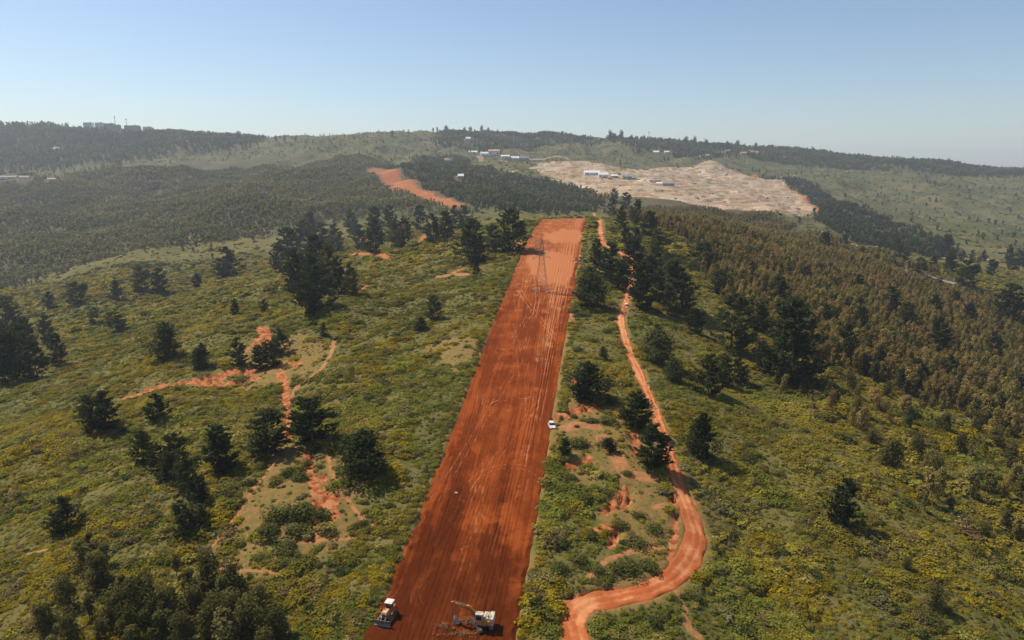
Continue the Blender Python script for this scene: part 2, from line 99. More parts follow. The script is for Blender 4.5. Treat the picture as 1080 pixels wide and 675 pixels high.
74.7 74.7 74.7 74.7 74.7 74.7 74.7 74.7 74.7 74.7 74.7 74.7 74.7 74.7 74.5 74.2 73.5 72.9 72.3 72.1 71.8 70.4 66.5 61.6 57.6 55 51.5 46.4 41.9 40.2 40 39.9 40 40.4 43.5 51.7 63.1 73.6 80.8 84.9 88 90.9 93.5 95.2 95.8 95.9 95.9 95.9 95.9
71.8 71.8 71.8 71.8 71.8 71.8 71.8 71.8 71.8 71.8 71.8 71.8 71.8 71.8 71.7 71.6 71.5 71.3 71.1 71.1 70.8 69.3 65.3 60.1 55.8 53.1 49.5 44 39.3 37.5 37.3 37.2 37.3 37.6 40.3 47.7 57.8 66.9 72.3 74.4 75.3 76.1 76.8 77.3 77.4 77.5 77.5 77.5 77.5
'''
TAB = np.array([[float(q) for q in r.split()] for r in TAB_ROWS.strip().splitlines()])
STRIP_Y = [40, 80, 113, 125, 140, 160, 180, 210, 280, 360, 440, 520, 600, 625]
STRIP_L = [-37.2, -32.3, -28.2, -26.8, -25.0, -22.1, -20.0, -17.2, -11.1, -4.4, 3.2, 12.9, 25.2, 29.3]
STRIP_R = [-9.7, -3.8, 1.0, 2.7, 4.9, 7.6, 10.3, 14.3, 23.0, 32.8, 43.0, 54.2, 66.8, 70.8]
TRACK = [(16.7, 62.5), (15.1, 81.2), (13.4, 100.5), (12.7, 110.5), (12.3, 115.8), (12.0, 119.1), (13.3, 122.4), (16.0, 124.9), (20.8, 126.7), (28.7, 129.8), (35.7, 135.3), (41.0, 142.3), (45.1, 151.3), (45.6, 158.6), (45.3, 167.7),
 (45.4, 180.0), (46.5, 196.7), (47.3, 215.4), (47.6, 234.2), (48.0, 262.1), (49.3, 292.6), (51.4, 314.3), (57.8, 343.1), (67.2, 385.2), (77.1, 433.7), (75.7, 464.2), (68.9, 476.7), (65.6, 498.0), (70.7, 550.6), (131.1, 1094.8),
 (142.0, 1276.5)]
BARE = [('red', 8.02, [(-152.2, 260.9), (-140.9, 265.6), (-127.8, 271.0), (-117.4, 279.9), (-103.9, 282.0), (-92.6, 278.9)]), ('red', 5.58, [(-126.8, 266.2), (-116.2, 266.6), (-106.0, 268.7)]),
 ('red', 5.89, [(-130.0, 344.0), (-120.2, 327.2), (-115.1, 305.8)]), ('red', 3.23, [(-125.6, 303.5), (-121.3, 313.3), (-124.6, 330.3)]),
 ('red', 3.73, [(-96.0, 270.9), (-88.8, 254.6), (-81.9, 236.3), (-71.5, 205.7), (-69.0, 194.3)]), ('path', 1.55, [(-83.8, 311.1), (-78.6, 285.9), (-76.7, 265.4), (-78.8, 254.0), (-82.0, 247.1), (-81.7, 236.7)]),
 ('red', 2.56, [(-58.5, 183.0), (-53.8, 170.4), (-49.0, 156.5), (-46.1, 144.8)]), ('red', 3.74, [(-47.3, 160.9), (-43.4, 151.8)]),
 ('path', 0.86, [(-66.0, 179.2), (-66.8, 171.5), (-67.4, 164.8), (-67.8, 155.1), (-69.0, 146.5), (-70.7, 141.4)]), ('path', 0.88, [(-55.9, 191.7), (-51.0, 177.3), (-47.3, 167.7), (-43.3, 161.2), (-36.5, 151.7), (-31.8, 148.9)]),
 ('path', 0.93, [(-48.1, 142.7), (-42.9, 143.8), (-37.3, 144.9)]), ('red', 1.77, [(-51.0, 170.2), (-47.9, 163.1)]), ('red', 2.5, [(-145.9, 181.7), (-146.9, 184.9)]), ('red', 2.53, [(-143.9, 184.6), (-144.4, 187.5)]),
 ('red', 2.34, [(-156.3, 218.1), (-149.4, 220.4)]), ('red', 1.7, [(-141.1, 214.8), (-130.3, 212.5)]), ('red', 1.66, [(-162.7, 203.9), (-160.4, 206.6)]), ('path', 0.96, [(-116.5, 148.4), (-112.5, 148.8)]),
 ('path', 0.78, [(-82.9, 139.3), (-76.9, 138.1)]), ('red', 1.55, [(-74.2, 139.4), (-70.7, 139.8)]), ('path', 0.95, [(-119.8, 143.3), (-117.2, 146.1)]), ('path', 0.72, [(-65.1, 135.8), (-54.8, 133.5), (-49.3, 132.4)]),
 ('red', 7.96, [(-152.1, 650.2), (-130.9, 634.8), (-98.8, 545.3)]), ('red', 8.71, [(-219.1, 988.4), (-183.9, 872.0)]), ('path', 4.35, [(-47.9, 443.4), (-37.3, 443.7), (-29.2, 433.7)]),
 ('red', 8.91, [(-91.3, 657.4), (-113.8, 893.8)]), ('red', 4.58, [(-37.7, 448.9), (-34.4, 454.5)]), ('red', 3.21, [(-92.4, 409.8), (-88.0, 422.6)]), ('red', 6.08, [(11.4, 514.0), (3.4, 486.0)]),
 ('red', 4.96, [(15.4, 202.2), (19.7, 206.2), (24.5, 209.2), (29.1, 211.8)]), ('path', 3.66, [(16.1, 194.6), (20.9, 197.3), (25.5, 196.3)]), ('red', 2.97, [(20.4, 234.9), (23.8, 227.0)]),
 ('red', 2.84, [(14.3, 174.0), (17.3, 176.0), (21.8, 178.7)]), ('path', 3.6, [(26.6, 189.6), (29.5, 180.5), (30.9, 171.8), (38.6, 171.4)]), ('red', 2.92, [(37.3, 197.8), (35.7, 181.7)]),
 ('red', 3.06, [(23.5, 154.9), (26.7, 160.6), (29.9, 165.5)]), ('red', 2.2, [(27.4, 157.5), (30.5, 161.9)]), ('red', 2.05, [(19.8, 147.0), (22.8, 149.4)]),
 ('red', 1.66, [(43.5, 174.9), (41.8, 162.5), (39.9, 151.1), (35.9, 140.2)]), ('red', 2.07, [(23.0, 142.9), (25.8, 151.3)]), ('path', 1.22, [(16.4, 131.7), (21.3, 138.0), (27.2, 141.3), (35.3, 143.8)]),
 ('path', 1.08, [(11.4, 120.5), (9.6, 122.8), (11.4, 125.1)]), ('red', 1.07, [(10.2, 125.6), (15.9, 127.5), (22.2, 129.7)]), ('path', 1.34, [(35.3, 124.6), (36.0, 120.9), (37.6, 119.7)]),
 ('path', 1.4, [(36.1, 159.1), (48.8, 165.4)]), ('path', 0.83, [(35.1, 131.1), (36.3, 125.5)]), ('red', 5.34, [(45.1, 449.2), (39.2, 424.5)]), ('red', 6.84, [(78.1, 467.3), (83.7, 453.8)]),
 ('path', 2.44, [(28.9, 341.0), (27.5, 306.7)]), ('path', 2.41, [(35.4, 245.0), (38.6, 237.6)]), ('red', 48.1, [(-386.9, 2007.6), (-301.8, 1734.1), (-222.7, 1458.5)]),
 ('red', 27.21, [(-217.6, 1450.4), (-169.7, 1379.3), (-122.1, 1273.6), (-92.9, 1209.8)]), ('road', 6.04, [(458.4, 1085.6), (507.7, 1139.5), (545.7, 1141.2), (546.3, 1034.7), (638.3, 1091.8), (685.4, 1068.5), (753.4, 1069.2)]),
 ('road', 4.48, [(388.4, 668.6), (415.4, 665.1), (461.9, 684.3)]), ('path', 6.4, [(533.7, 1023.6), (445.4, 819.1)]), ('quarry', 19.02, [(-227.1, 2400.2), (-158.5, 2342.2)]), ('quarry', 12.91, [(-144.7, 1717.1), (-116.2, 1582.5)]),
 ('quarry', 16.13, [(17.1, 2537.0), (201.6, 2485.6)]), ('quarry', 16.43, [(-120.9, 2556.4), (-27.4, 2024.3), (96.7, 2381.4)]), ('quarry', 11.48, [(-95.1, 1750.0), (-47.8, 1759.3), (13.0, 1919.7)]),
 ('quarry', 10.92, [(48.4, 1780.5), (136.5, 1669.5), (190.4, 1467.1)]), ('red', 14.27, [(184.5, 1467.4), (198.2, 1450.0)]), ('red', 12.91, [(715.2, 1325.8), (708.4, 1295.5)]), ('red', 8.6, [(507.7, 1139.5), (522.2, 1150.6)]),
 ('quarry', 20.59, [(707.4, 2685.3), (1115.2, 3179.9)]), ('road', 9.11, [(52.8, 1946.3), (215.2, 1984.2), (379.6, 1863.1), (657.0, 2397.3)]), ('road', 7.4, [(137.3, 1679.5), (233.7, 1558.1), (369.9, 1504.3), (473.4, 1327.8)]),
 ('red', 24.11, [(683.6, 2499.3), (753.5, 2469.7), (880.5, 2539.7)]), ('red', 24.45, [(780.0, 2105.4), (809.7, 1988.9)]), ('red', 18.3, [(797.3, 1905.1), (650.6, 1480.0)]), ('red', 18.27, [(489.9, 2408.4), (608.9, 2496.1)])]
POLYS = {'brush_right': [(107.8, 353.4), (133.9, 310.1), (159.3, 305.6), (198.5, 294.7), (236.0, 240.9), (140.7, 135.2), (122.6, 158.4), (119.2, 188.3), (113.7, 213.0), (103.0, 273.2)],
 'dry_left': [(-69.0, 142.6), (-70.8, 158.7), (-72.8, 175.1), (-70.6, 190.6), (-52.4, 185.9), (-37.8, 161.6), (-31.0, 150.7), (-39.4, 142.6), (-46.7, 130.8), (-61.5, 132.0)],
 'dry_middle': [(16.9, 223.3), (33.7, 231.9), (39.4, 206.2), (41.8, 174.5), (41.0, 156.8), (31.7, 136.6), (22.5, 147.5), (14.9, 165.7), (11.8, 184.9)],
 'dry_slope': [(-129.5, 311.2), (-102.1, 325.0), (-80.9, 304.9), (-78.3, 244.6), (-108.2, 256.1)],
 'dry_verge': [(-36.9, 279.7), (-17.7, 288.6), (-12.7, 278.0), (-16.6, 238.8), (-24.2, 238.9)],
 'far_centre_hill': [(-320.8, 3418.6), (0.0, 3622.7), (257.9, 3203.8), (388.8, 2890.6), (197.5, 2935.3), (73.0, 2705.6), (-35.4, 2626.7), (-299.0, 2777.2)],
 'far_left_hill': [(-3139.3, 3404.5), (-2388.7, 3307.2), (-1888.5, 3357.8), (-1656.4, 3632.8), (-1202.9, 3379.1), (-1044.3, 2874.0), (-1254.7, 2735.7), (-1411.5, 2676.8), (-1533.4, 2636.0), (-1684.2, 2482.5), (-2140.7, 2278.5)],
 'far_right_ridge': [(412.4, 3068.9), (698.4, 3246.5), (995.8, 3362.5), (1486.1, 3555.1), (1861.9, 3357.8), (2286.4, 3121.5), (5901.3, 6788.0), (2351.8, 2695.7), (2070.1, 2820.4), (1559.7, 2737.0), (1275.3, 2766.2),
                     (911.8, 2813.1), (715.7, 2646.9), (572.7, 2647.2), (479.5, 2693.1)],
 'forest_left': [(-786.6, 799.5), (-735.2, 966.6), (-641.6, 1070.0), (-472.7, 1100.8), (-395.2, 1193.6), (-213.9, 1299.6), (-90.8, 1203.4), (-225.1, 1434.6), (-391.7, 2004.3), (-456.9, 2332.1), (-673.2, 2491.0), (-826.3, 2548.1),
                 (-1216.5, 2644.7), (-1251.4, 2094.3), (-2030.4, 2156.1)],
 'green_mid': [(-98.5, 1815.5), (49.8, 1832.3), (138.2, 1691.6), (45.4, 1667.2), (-67.7, 1659.3)],
 'hillside_middle': [(-369.8, 2066.0), (-243.6, 2579.5), (-170.2, 2520.3), (-122.4, 2005.1), (46.7, 1716.4), (132.8, 1623.0), (196.4, 1435.5), (109.5, 1105.6), (7.6, 1099.8), (-83.0, 1210.2), (-218.9, 1459.8)],
 'quarry': [(65.0, 2401.5), (196.9, 2079.0), (489.9, 2408.4), (688.8, 2544.2), (867.6, 2554.1), (805.7, 1932.7), (643.7, 1453.5), (506.5, 1247.1), (429.7, 1303.6), (332.5, 1348.2), (265.6, 1386.6), (200.5, 1467.4),
            (136.5, 1669.5), (73.9, 1813.2)],
 'quarry_rim_wood': [(911.8, 2691.1), (905.1, 2059.5), (793.5, 1518.6), (784.5, 1228.2), (670.4, 1017.6), (561.9, 1009.8), (564.1, 1238.3), (796.3, 1889.8)],
 'terrace': [(-137.5, 2545.3), (66.5, 2456.4), (90.2, 1900.3), (0.0, 1812.0), (-108.6, 2002.5)],
 'wood_right': [(180.5, 1501.6), (225.0, 1369.2), (393.8, 1402.4), (489.8, 1142.9), (440.4, 788.6), (495.0, 634.1), (365.0, 384.7), (236.0, 240.9), (209.5, 261.6), (198.5, 294.7), (159.3, 305.6), (130.0, 311.8), (121.8, 365.6),
                (139.3, 513.3), (124.2, 599.4), (164.3, 1085.1)]}
TREES = [(-428.7, 566.1, 32.6, 'pine', 1.0, 'dark conifer in the clump at the left edge below the grey forest'), (-256.5, 334.1, 25.7, 'pine', 1.0, 'dark conifer in the clump at the left edge below the grey forest'),
 (-283.2, 378.5, 25.5, 'pine', 1.0, 'dark conifer in the clump at the left edge below the grey forest'), (-344.5, 490.6, 20.9, 'pine', 1.0, 'dark conifer in the clump at the left edge below the grey forest'),
 (-249.3, 361.4, 17.7, 'pine', 1.0, 'dark conifer in the clump at the left edge below the grey forest'), (-242.7, 334.7, 20.6, 'pine', 1.0, 'dark conifer in the clump at the left edge below the grey forest'),
 (-343.5, 468.5, 25.7, 'pine', 1.0, 'dark conifer in the clump at the left edge below the grey forest'), (-358.0, 461.9, 28.2, 'pine', 1.0, 'dark conifer in the clump at the left edge below the grey forest'),
 (-310.5, 388.4, 26.8, 'pine', 1.0, 'dark conifer in the clump at the left edge below the grey forest'), (-224.1, 652.6, 33.0, 'pine', 1.0, 'dark pine in the dense grove left of the red strip'),
 (-156.0, 486.0, 31.9, 'pine', 1.0, 'dark pine in the dense grove left of the red strip'), (-135.0, 423.4, 30.4, 'pine', 1.0, 'dark pine in the dense grove left of the red strip'),
 (-107.6, 349.1, 21.0, 'pine', 1.0, 'dark pine in the dense grove left of the red strip'), (-103.7, 362.2, 27.2, 'pine', 1.0, 'dark pine in the dense grove left of the red strip'),
 (-102.9, 398.3, 27.4, 'pine', 1.0, 'dark pine in the dense grove left of the red strip'), (-93.3, 386.3, 22.0, 'pine', 1.0, 'dark pine in the dense grove left of the red strip'),
 (-253.1, 767.3, 47.7, 'pine', 1.0, 'dark pine in the dense grove left of the red strip'), (-119.0, 436.2, 31.2, 'pine', 1.0, 'dark pine in the dense grove left of the red strip'),
 (-146.9, 508.7, 34.8, 'pine', 1.0, 'dark pine in the dense grove left of the red strip'), (-124.7, 416.9, 28.7, 'pine', 1.0, 'dark pine in the dense grove left of the red strip'),
 (-301.9, 1027.7, 39.2, 'pine', 1.0, 'dark pine in the row along the grey forest, left of the strip head'), (-242.0, 1023.0, 36.0, 'pine', 1.0, 'dark pine in the row along the grey forest, left of the strip head'),
 (-181.6, 909.6, 42.8, 'pine', 1.0, 'dark pine in the row along the grey forest, left of the strip head'), (-171.9, 964.5, 33.9, 'pine', 1.0, 'dark pine in the row along the grey forest, left of the strip head'),
 (-94.8, 603.3, 26.7, 'pine', 1.0, 'dark pine in the row along the grey forest, left of the strip head'), (-124.7, 939.6, 33.0, 'pine', 1.0, 'dark pine in the row along the grey forest, left of the strip head'),
 (-69.1, 606.6, 26.8, 'pine', 1.0, 'dark pine in the row along the grey forest, left of the strip head'), (-78.0, 925.4, 32.5, 'pine', 1.0, 'dark pine in the row along the grey forest, left of the strip head'),
 (-64.6, 915.6, 33.5, 'pine', 1.0, 'dark pine in the row along the grey forest, left of the strip head'), (-213.2, 819.0, 33.8, 'pine', 1.0, 'dark pine in the row along the grey forest, left of the strip head'),
 (-177.7, 798.2, 30.6, 'pine', 1.0, 'dark pine in the row along the grey forest, left of the strip head'), (-127.0, 633.1, 33.7, 'pine', 1.0, 'dark pine in the row along the grey forest, left of the strip head'),
 (-123.0, 718.8, 31.8, 'pine', 1.0, 'dark pine in the row along the grey forest, left of the strip head'), (-60.2, 620.9, 25.5, 'pine', 1.0, 'dark pine in the row along the grey forest, left of the strip head'),
 (-264.6, 871.6, 43.8, 'pine', 1.0, 'dark pine in the row along the grey forest, left of the strip head'), (-243.2, 874.6, 33.5, 'pine', 1.0, 'dark pine in the row along the grey forest, left of the strip head'),
 (-30.0, 513.9, 22.7, 'pine', 1.0, 'dark pine in the row along the grey forest, left of the strip head'), (-28.0, 465.9, 30.4, 'pine', 1.0, 'tall narrow dark pine left of the strip head, in front of the row'),
 (-14.3, 487.6, 20.1, 'pine', 1.0, 'smaller of two dark pines beside the upper left edge of the strip'), (0.7, 477.8, 29.6, 'pine', 1.2, 'larger of two dark pines beside the upper left edge of the strip'),
 (-21.8, 420.3, 8.7, 'pine', 1.0, 'low dark bush-like pine under the tall narrow pine'), (-37.2, 319.3, 12.0, 'pine', 1.0, 'lone dark pine in scrub midway between grove and strip'),
 (-41.4, 302.5, 6.4, 'pine', 1.0, 'small dark pine just left of the lone scrub pine'), (-89.9, 317.4, 6.7, 'pine', 1.0, 'small round dark pine at the upper end of the footpath'),
 (-143.0, 386.0, 8.1, 'pine', 1.0, 'small dark pine left of the dense grove'), (-106.0, 301.0, 11.9, 'pine', 1.0, 'upper of three dark pines above the red erosion scar'),
 (-104.5, 283.6, 12.2, 'pine', 1.0, 'middle of three dark pines above the red erosion scar'), (-108.5, 283.3, 10.4, 'pine', 1.0, 'lower left of three dark pines above the red erosion scar'),
 (-322.8, 766.9, 34.2, 'pine', 1.1, 'large conical pine on the green shoulder at forest edge'), (-332.5, 711.4, 14.9, 'pine', 1.0, 'small pine left of the large conical shoulder pine'),
 (-374.8, 681.9, 25.5, 'pine', 1.0, 'left one of two joined pines on the left shoulder'), (-353.7, 676.0, 25.3, 'pine', 1.0, 'right one of two joined pines on the left shoulder'),
 (-382.0, 648.2, 19.4, 'pine', 1.0, 'pine just left of the two joined shoulder pines'), (-461.9, 669.2, 17.1, 'pine', 1.0, 'narrow small pine at the foot of grey forest, far left'),
 (-429.3, 662.4, 21.9, 'pine', 1.3, 'wide dark pine at the foot of grey forest, far left'), (-350.1, 558.9, 13.5, 'pine', 1.0, 'small pine below the wide dark pine on the left shoulder'),
 (-276.0, 463.4, 14.7, 'pine', 1.0, 'narrow dark pine among yellow scrub on the left shoulder'), (-166.8, 403.4, 9.7, 'pine', 1.0, 'small dark pine in yellow scrub right of the left shoulder'),
 (-160.6, 305.5, 17.7, 'pine', 1.15, 'big rounded dark pine with black shadow above the erosion scar'), (-135.2, 287.0, 11.4, 'pine', 1.0, 'dark pine right of the big rounded pine, above the scar'),
 (-120.2, 289.1, 12.4, 'pine', 1.0, 'slim dark pine standing at the edge of the red erosion scar'), (-141.5, 215.5, 12.8, 'pine', 0.9, 'left one of the pair of dark pines at the scar left end'),
 (-136.6, 216.5, 13.5, 'pine', 1.0, 'right one of the pair of dark pines at the scar left end'), (-121.6, 221.2, 9.3, 'pine', 1.0, 'single dark pine under the red erosion scar'),
 (-81.3, 176.5, 13.4, 'pine', 1.0, 'dark pine left of the sloping footpath, right of ragged clump'), (-70.5, 184.5, 13.1, 'pine', 1.15, 'spreading dark pine with heavy shadow at the top of sloping footpath'),
 (-58.9, 189.3, 13.7, 'pine', 1.15, 'dark pine with black shadow beside the red erosion gully top'), (-40.3, 170.6, 11.9, 'pine', 1.45, 'broad soft dark tree in scrub right of the erosion gully'),
 (-113.0, 156.7, 9.6, 'pine', 1.0, 'dark pine alone in the yellow scrub at lower left'), (38.9, 334.6, 20.1, 'pine', 1.25, 'broad dark pine nearest the strip on its right side'),
 (25.3, 216.7, 12.7, 'pine', 1.35, 'round dark pine beside strip above the white car'), (35.5, 256.3, 5.5, 'pine', 1.0, 'small pine above the round pine beside the strip'),
 (38.1, 198.6, 11.8, 'pine', 1.2, 'upper of two dark pines touching the dirt track'), (38.6, 176.8, 12.3, 'pine', 1.2, 'lower of two dark pines touching the dirt track'),
 (57.6, 261.0, 16.0, 'pine', 1.1, 'rounded dark pine right of the dirt track bend'), (60.2, 242.4, 9.0, 'pine', 1.1, 'smaller dark pine below the rounded pine right of track'),
 (57.3, 190.4, 14.4, 'pine', 1.1, 'round half bare dark tree alone on the right slope'), (15.0, 180.2, 5.1, 'pine', 1.0, 'small dark conifer at the strip edge below the white car'),
 (27.6, 182.4, 4.0, 'pine', 1.0, 'small dark shrub-like pine left of the two track pines'), (88.1, 166.6, 12.9, 'pine', 0.75, 'slender dark green tree casting a black shadow on lower right slope'),
 (101.2, 305.0, 26.9, 'pine', 0.95, 'tall dark conifer at the left border of brown wood'), (118.4, 278.4, 36.0, 'pine', 0.85, 'tallest dark conifer rising from the brown wood border'),
 (87.1, 315.9, 12.4, 'pine', 1.0, 'dark conifer left of the tall conifer at wood border'), (108.5, 283.0, 11.3, 'pine', 1.0, 'small dark conifer left of the tallest conifer'),
 (133.3, 473.5, 21.1, 'pine', 1.2, 'dark spreading pine in the brown wood above the track grove'), (53.9, 433.0, 16.7, 'pine', 1.0, 'dark pine in the tall grove hiding the upper dirt track'),
 (57.4, 404.8, 21.7, 'pine', 1.0, 'dark pine in the tall grove hiding the upper dirt track'), (60.5, 380.2, 17.0, 'pine', 1.0, 'dark pine in the tall grove hiding the upper dirt track'),
 (74.7, 416.5, 23.5, 'pine', 1.0, 'dark pine in the tall grove hiding the upper dirt track'), (66.3, 341.5, 24.6, 'pine', 1.0, 'dark pine in the tall grove hiding the upper dirt track'),
 (84.3, 345.1, 29.1, 'pine', 1.0, 'dark pine in the tall grove hiding the upper dirt track'), (81.9, 357.1, 25.7, 'pine', 1.0, 'dark pine in the tall grove hiding the upper dirt track'),
 (105.6, 489.7, 17.3, 'pine', 1.0, 'dark pine in the tall grove hiding the upper dirt track'), (87.9, 482.7, 15.7, 'pine', 1.0, 'dark pine in the tall grove hiding the upper dirt track'),
 (81.9, 491.1, 13.0, 'pine', 1.0, 'dark pine in the tall grove hiding the upper dirt track'), (83.6, 396.4, 20.1, 'pine', 1.0, 'dark pine in the tall grove hiding the upper dirt track'),
 (88.5, 556.9, 17.9, 'pine', 1.0, 'dark pine in the tall grove hiding the upper dirt track'), (156.6, 1083.8, 28.5, 'pine', 1.0, 'dark pine in the tall grove hiding the upper dirt track'),
 (104.1, 580.6, 20.4, 'pine', 1.0, 'dark pine in the tall grove hiding the upper dirt track'), (106.7, 535.1, 20.4, 'pine', 1.0, 'dark pine in the tall grove hiding the upper dirt track'),
 (208.4, 1264.1, 33.1, 'pine', 1.0, 'dark pine in the tall grove hiding the upper dirt track'), (201.9, 1364.4, 27.7, 'pine', 1.0, 'dark pine in the tall grove hiding the upper dirt track'),
 (71.8, 237.8, 15.4, 'pine', 1.0, 'dark pine in the small clump on right slope under the tall conifer'), (83.9, 258.9, 12.8, 'pine', 1.0, 'dark pine in the small clump on right slope under the tall conifer'),
 (92.0, 264.0, 10.6, 'pine', 1.0, 'dark pine in the small clump on right slope under the tall conifer'), (-108.4, 186.7, 10.6, 'pine', 1.0, 'dark pine in the ragged clump with black shadows at lower left'),
 (-100.1, 178.8, 8.5, 'pine', 1.0, 'dark pine in the ragged clump with black shadows at lower left'), (-96.6, 182.9, 9.8, 'pine', 1.0, 'dark pine in the ragged clump with black shadows at lower left'),
 (-94.4, 173.8, 8.3, 'pine', 1.0, 'dark pine in the ragged clump with black shadows at lower left'), (-85.8, 166.0, 11.7, 'pine', 1.0, 'dark pine in the ragged clump with black shadows at lower left'),
 (-80.2, 160.3, 7.2, 'pine', 1.0, 'dark pine in the ragged clump with black shadows at lower left'), (-78.5, 149.2, 8.7, 'pine', 1.0, 'dark pine in the ragged clump with black shadows at lower left'),
 (-75.4, 150.7, 6.3, 'pine', 1.0, 'dark pine in the ragged clump with black shadows at lower left'), (369.4, 557.1, 13.4, 'pine', 1.0, 'dark conifer standing singly inside the brown wood'),
 (259.2, 401.5, 22.0, 'pine', 1.0, 'dark conifer standing singly inside the brown wood'), (259.4, 436.7, 19.8, 'pine', 1.0, 'dark conifer standing singly inside the brown wood'),
 (268.3, 474.8, 20.0, 'pine', 1.0, 'dark conifer standing singly inside the brown wood'), (160.9, 318.5, 20.5, 'pine', 1.0, 'dark conifer standing singly inside the brown wood'),
 (403.7, 543.4, 31.2, 'pine', 1.0, 'dark conifer standing singly inside the brown wood'), (298.4, 410.0, 18.8, 'pine', 1.0, 'dark conifer standing singly inside the brown wood'),
 (178.5, 320.2, 13.8, 'pine', 1.0, 'dark conifer standing singly inside the brown wood'), (204.8, 329.3, 13.2, 'pine', 1.0, 'dark conifer standing singly inside the brown wood'),
 (346.3, 506.0, 18.4, 'pine', 1.0, 'dark conifer standing singly inside the brown wood'), (177.0, 376.3, 13.6, 'pine', 1.0, 'dark conifer standing singly inside the brown wood'),
 (204.2, 388.5, 15.3, 'pine', 1.0, 'dark conifer standing singly inside the brown wood'), (156.0, 393.7, 16.5, 'pine', 1.0, 'dark conifer standing singly inside the brown wood'),
 (160.3, 456.0, 16.3, 'pine', 1.0, 'dark conifer standing singly inside the brown wood'), (122.8, 395.6, 14.2, 'pine', 1.0, 'dark conifer standing singly inside the brown wood'),
 (220.3, 505.2, 13.6, 'pine', 1.0, 'dark conifer standing singly inside the brown wood'), (258.7, 333.1, 13.4, 'pine', 1.0, 'dark conifer standing singly inside the brown wood'),
 (225.6, 338.1, 13.5, 'pine', 1.0, 'dark conifer standing singly inside the brown wood'), (156.8, 360.5, 14.2, 'pine', 1.0, 'dark conifer standing singly inside the brown wood'),
 (270.9, 526.2, 15.7, 'pine', 1.0, 'dark conifer standing singly inside the brown wood'), (123.9, 333.7, 15.2, 'pine', 1.0, 'dark conifer standing singly inside the brown wood'),
 (313.0, 494.8, 17.9, 'pine', 1.0, 'dark conifer standing singly inside the brown wood'), (363.1, 795.6, 22.3, 'pine', 1.0, 'dark tree beside the pale road beyond the brown wood'),
 (392.8, 760.4, 16.9, 'pine', 1.0, 'dark tree beside the pale road beyond the brown wood'), (545.0, 960.6, 25.6, 'pine', 1.0, 'dark tree beside the pale road beyond the brown wood'),
 (402.2, 667.4, 15.9, 'pine', 1.0, 'dark tree beside the pale road beyond the brown wood'), (456.8, 679.3, 26.3, 'pine', 1.0, 'dark tree beside the pale road beyond the brown wood'),
 (692.6, 1023.4, 15.1, 'pine', 1.0, 'dark tree beside the pale road beyond the brown wood'), (710.8, 1024.7, 15.2, 'pine', 1.0, 'dark tree beside the pale road beyond the brown wood'),
 (729.2, 997.8, 29.6, 'pine', 1.0, 'dark tree beside the pale road beyond the brown wood'), (712.7, 953.0, 28.3, 'pine', 1.0, 'dark tree beside the pale road beyond the brown wood'),
 (683.7, 1080.3, 35.1, 'pine', 1.0, 'dark tree beside the pale road beyond the brown wood'), (489.6, 788.2, 15.2, 'pine', 1.0, 'dark tree beside the pale road beyond the brown wood'),
 (554.4, 1022.5, 21.1, 'pine', 1.0, 'dark tree beside the pale road beyond the brown wood'), (499.5, 772.0, 20.6, 'pine', 1.0, 'dark tree beside the pale road beyond the brown wood'),
 (458.5, 790.9, 14.1, 'pine', 1.0, 'dark tree beside the pale road beyond the brown wood'), (585.2, 826.4, 19.7, 'pine', 1.0, 'dark tree beside the pale road beyond the brown wood'),
 (449.4, 923.6, 19.1, 'pine', 1.0, 'dark tree beside the pale road beyond the brown wood'), (769.6, 1203.3, 24.8, 'pine', 1.0, 'dark tree beside the pale road beyond the brown wood'),
 (-96.9, 137.4, 7.2, 'leafy', 1.0, 'grey green leafy tree in the stand at the lower left corner'), (-93.2, 126.9, 7.2, 'leafy', 1.0, 'grey green leafy tree in the stand at the lower left corner'),
 (-85.3, 121.5, 7.3, 'leafy', 1.0, 'grey green leafy tree in the stand at the lower left corner'), (-92.8, 119.7, 6.0, 'leafy', 1.0, 'grey green leafy tree in the stand at the lower left corner'),
 (-74.9, 116.5, 7.8, 'leafy', 1.0, 'grey green leafy tree in the stand at the lower left corner'), (-53.4, 111.5, 8.3, 'leafy', 1.0, 'grey green leafy tree in the stand at the lower left corner'),
 (-45.9, 115.8, 7.0, 'leafy', 1.0, 'grey green leafy tree in the stand at the lower left corner'), (-67.8, 127.6, 7.2, 'leafy', 1.0, 'grey green leafy tree in the stand at the lower left corner'),
 (-84.7, 114.6, 6.6, 'leafy', 1.0, 'grey green leafy tree in the stand at the lower left corner'), (-68.8, 121.3, 8.1, 'leafy', 1.0, 'grey green leafy tree in the stand at the lower left corner'),
 (-97.5, 142.3, 6.5, 'leafy', 1.0, 'grey green leafy tree in the stand at the lower left corner'), (-91.6, 138.3, 6.4, 'leafy', 1.0, 'grey green leafy tree in the stand at the lower left corner'),
 (-78.0, 129.8, 6.4, 'leafy', 1.0, 'grey green leafy tree in the stand at the lower left corner'), (-57.9, 128.0, 7.6, 'leafy', 1.0, 'grey green leafy tree in the stand at the lower left corner'),
 (-50.5, 121.1, 6.9, 'leafy', 1.0, 'grey green leafy tree in the stand at the lower left corner'), (-62.8, 122.9, 7.0, 'leafy', 1.0, 'grey green leafy tree in the stand at the lower left corner'),
 (-71.6, 119.1, 6.8, 'leafy', 1.0, 'grey green leafy tree in the stand at the lower left corner'), (-89.4, 132.6, 8.3, 'leafy', 1.0, 'grey green leafy tree in the stand at the lower left corner'),
 (-79.3, 120.1, 8.0, 'leafy', 1.0, 'grey green leafy tree in the stand at the lower left corner'), (-75.6, 122.1, 8.6, 'leafy', 1.0, 'grey green leafy tree in the stand at the lower left corner'),
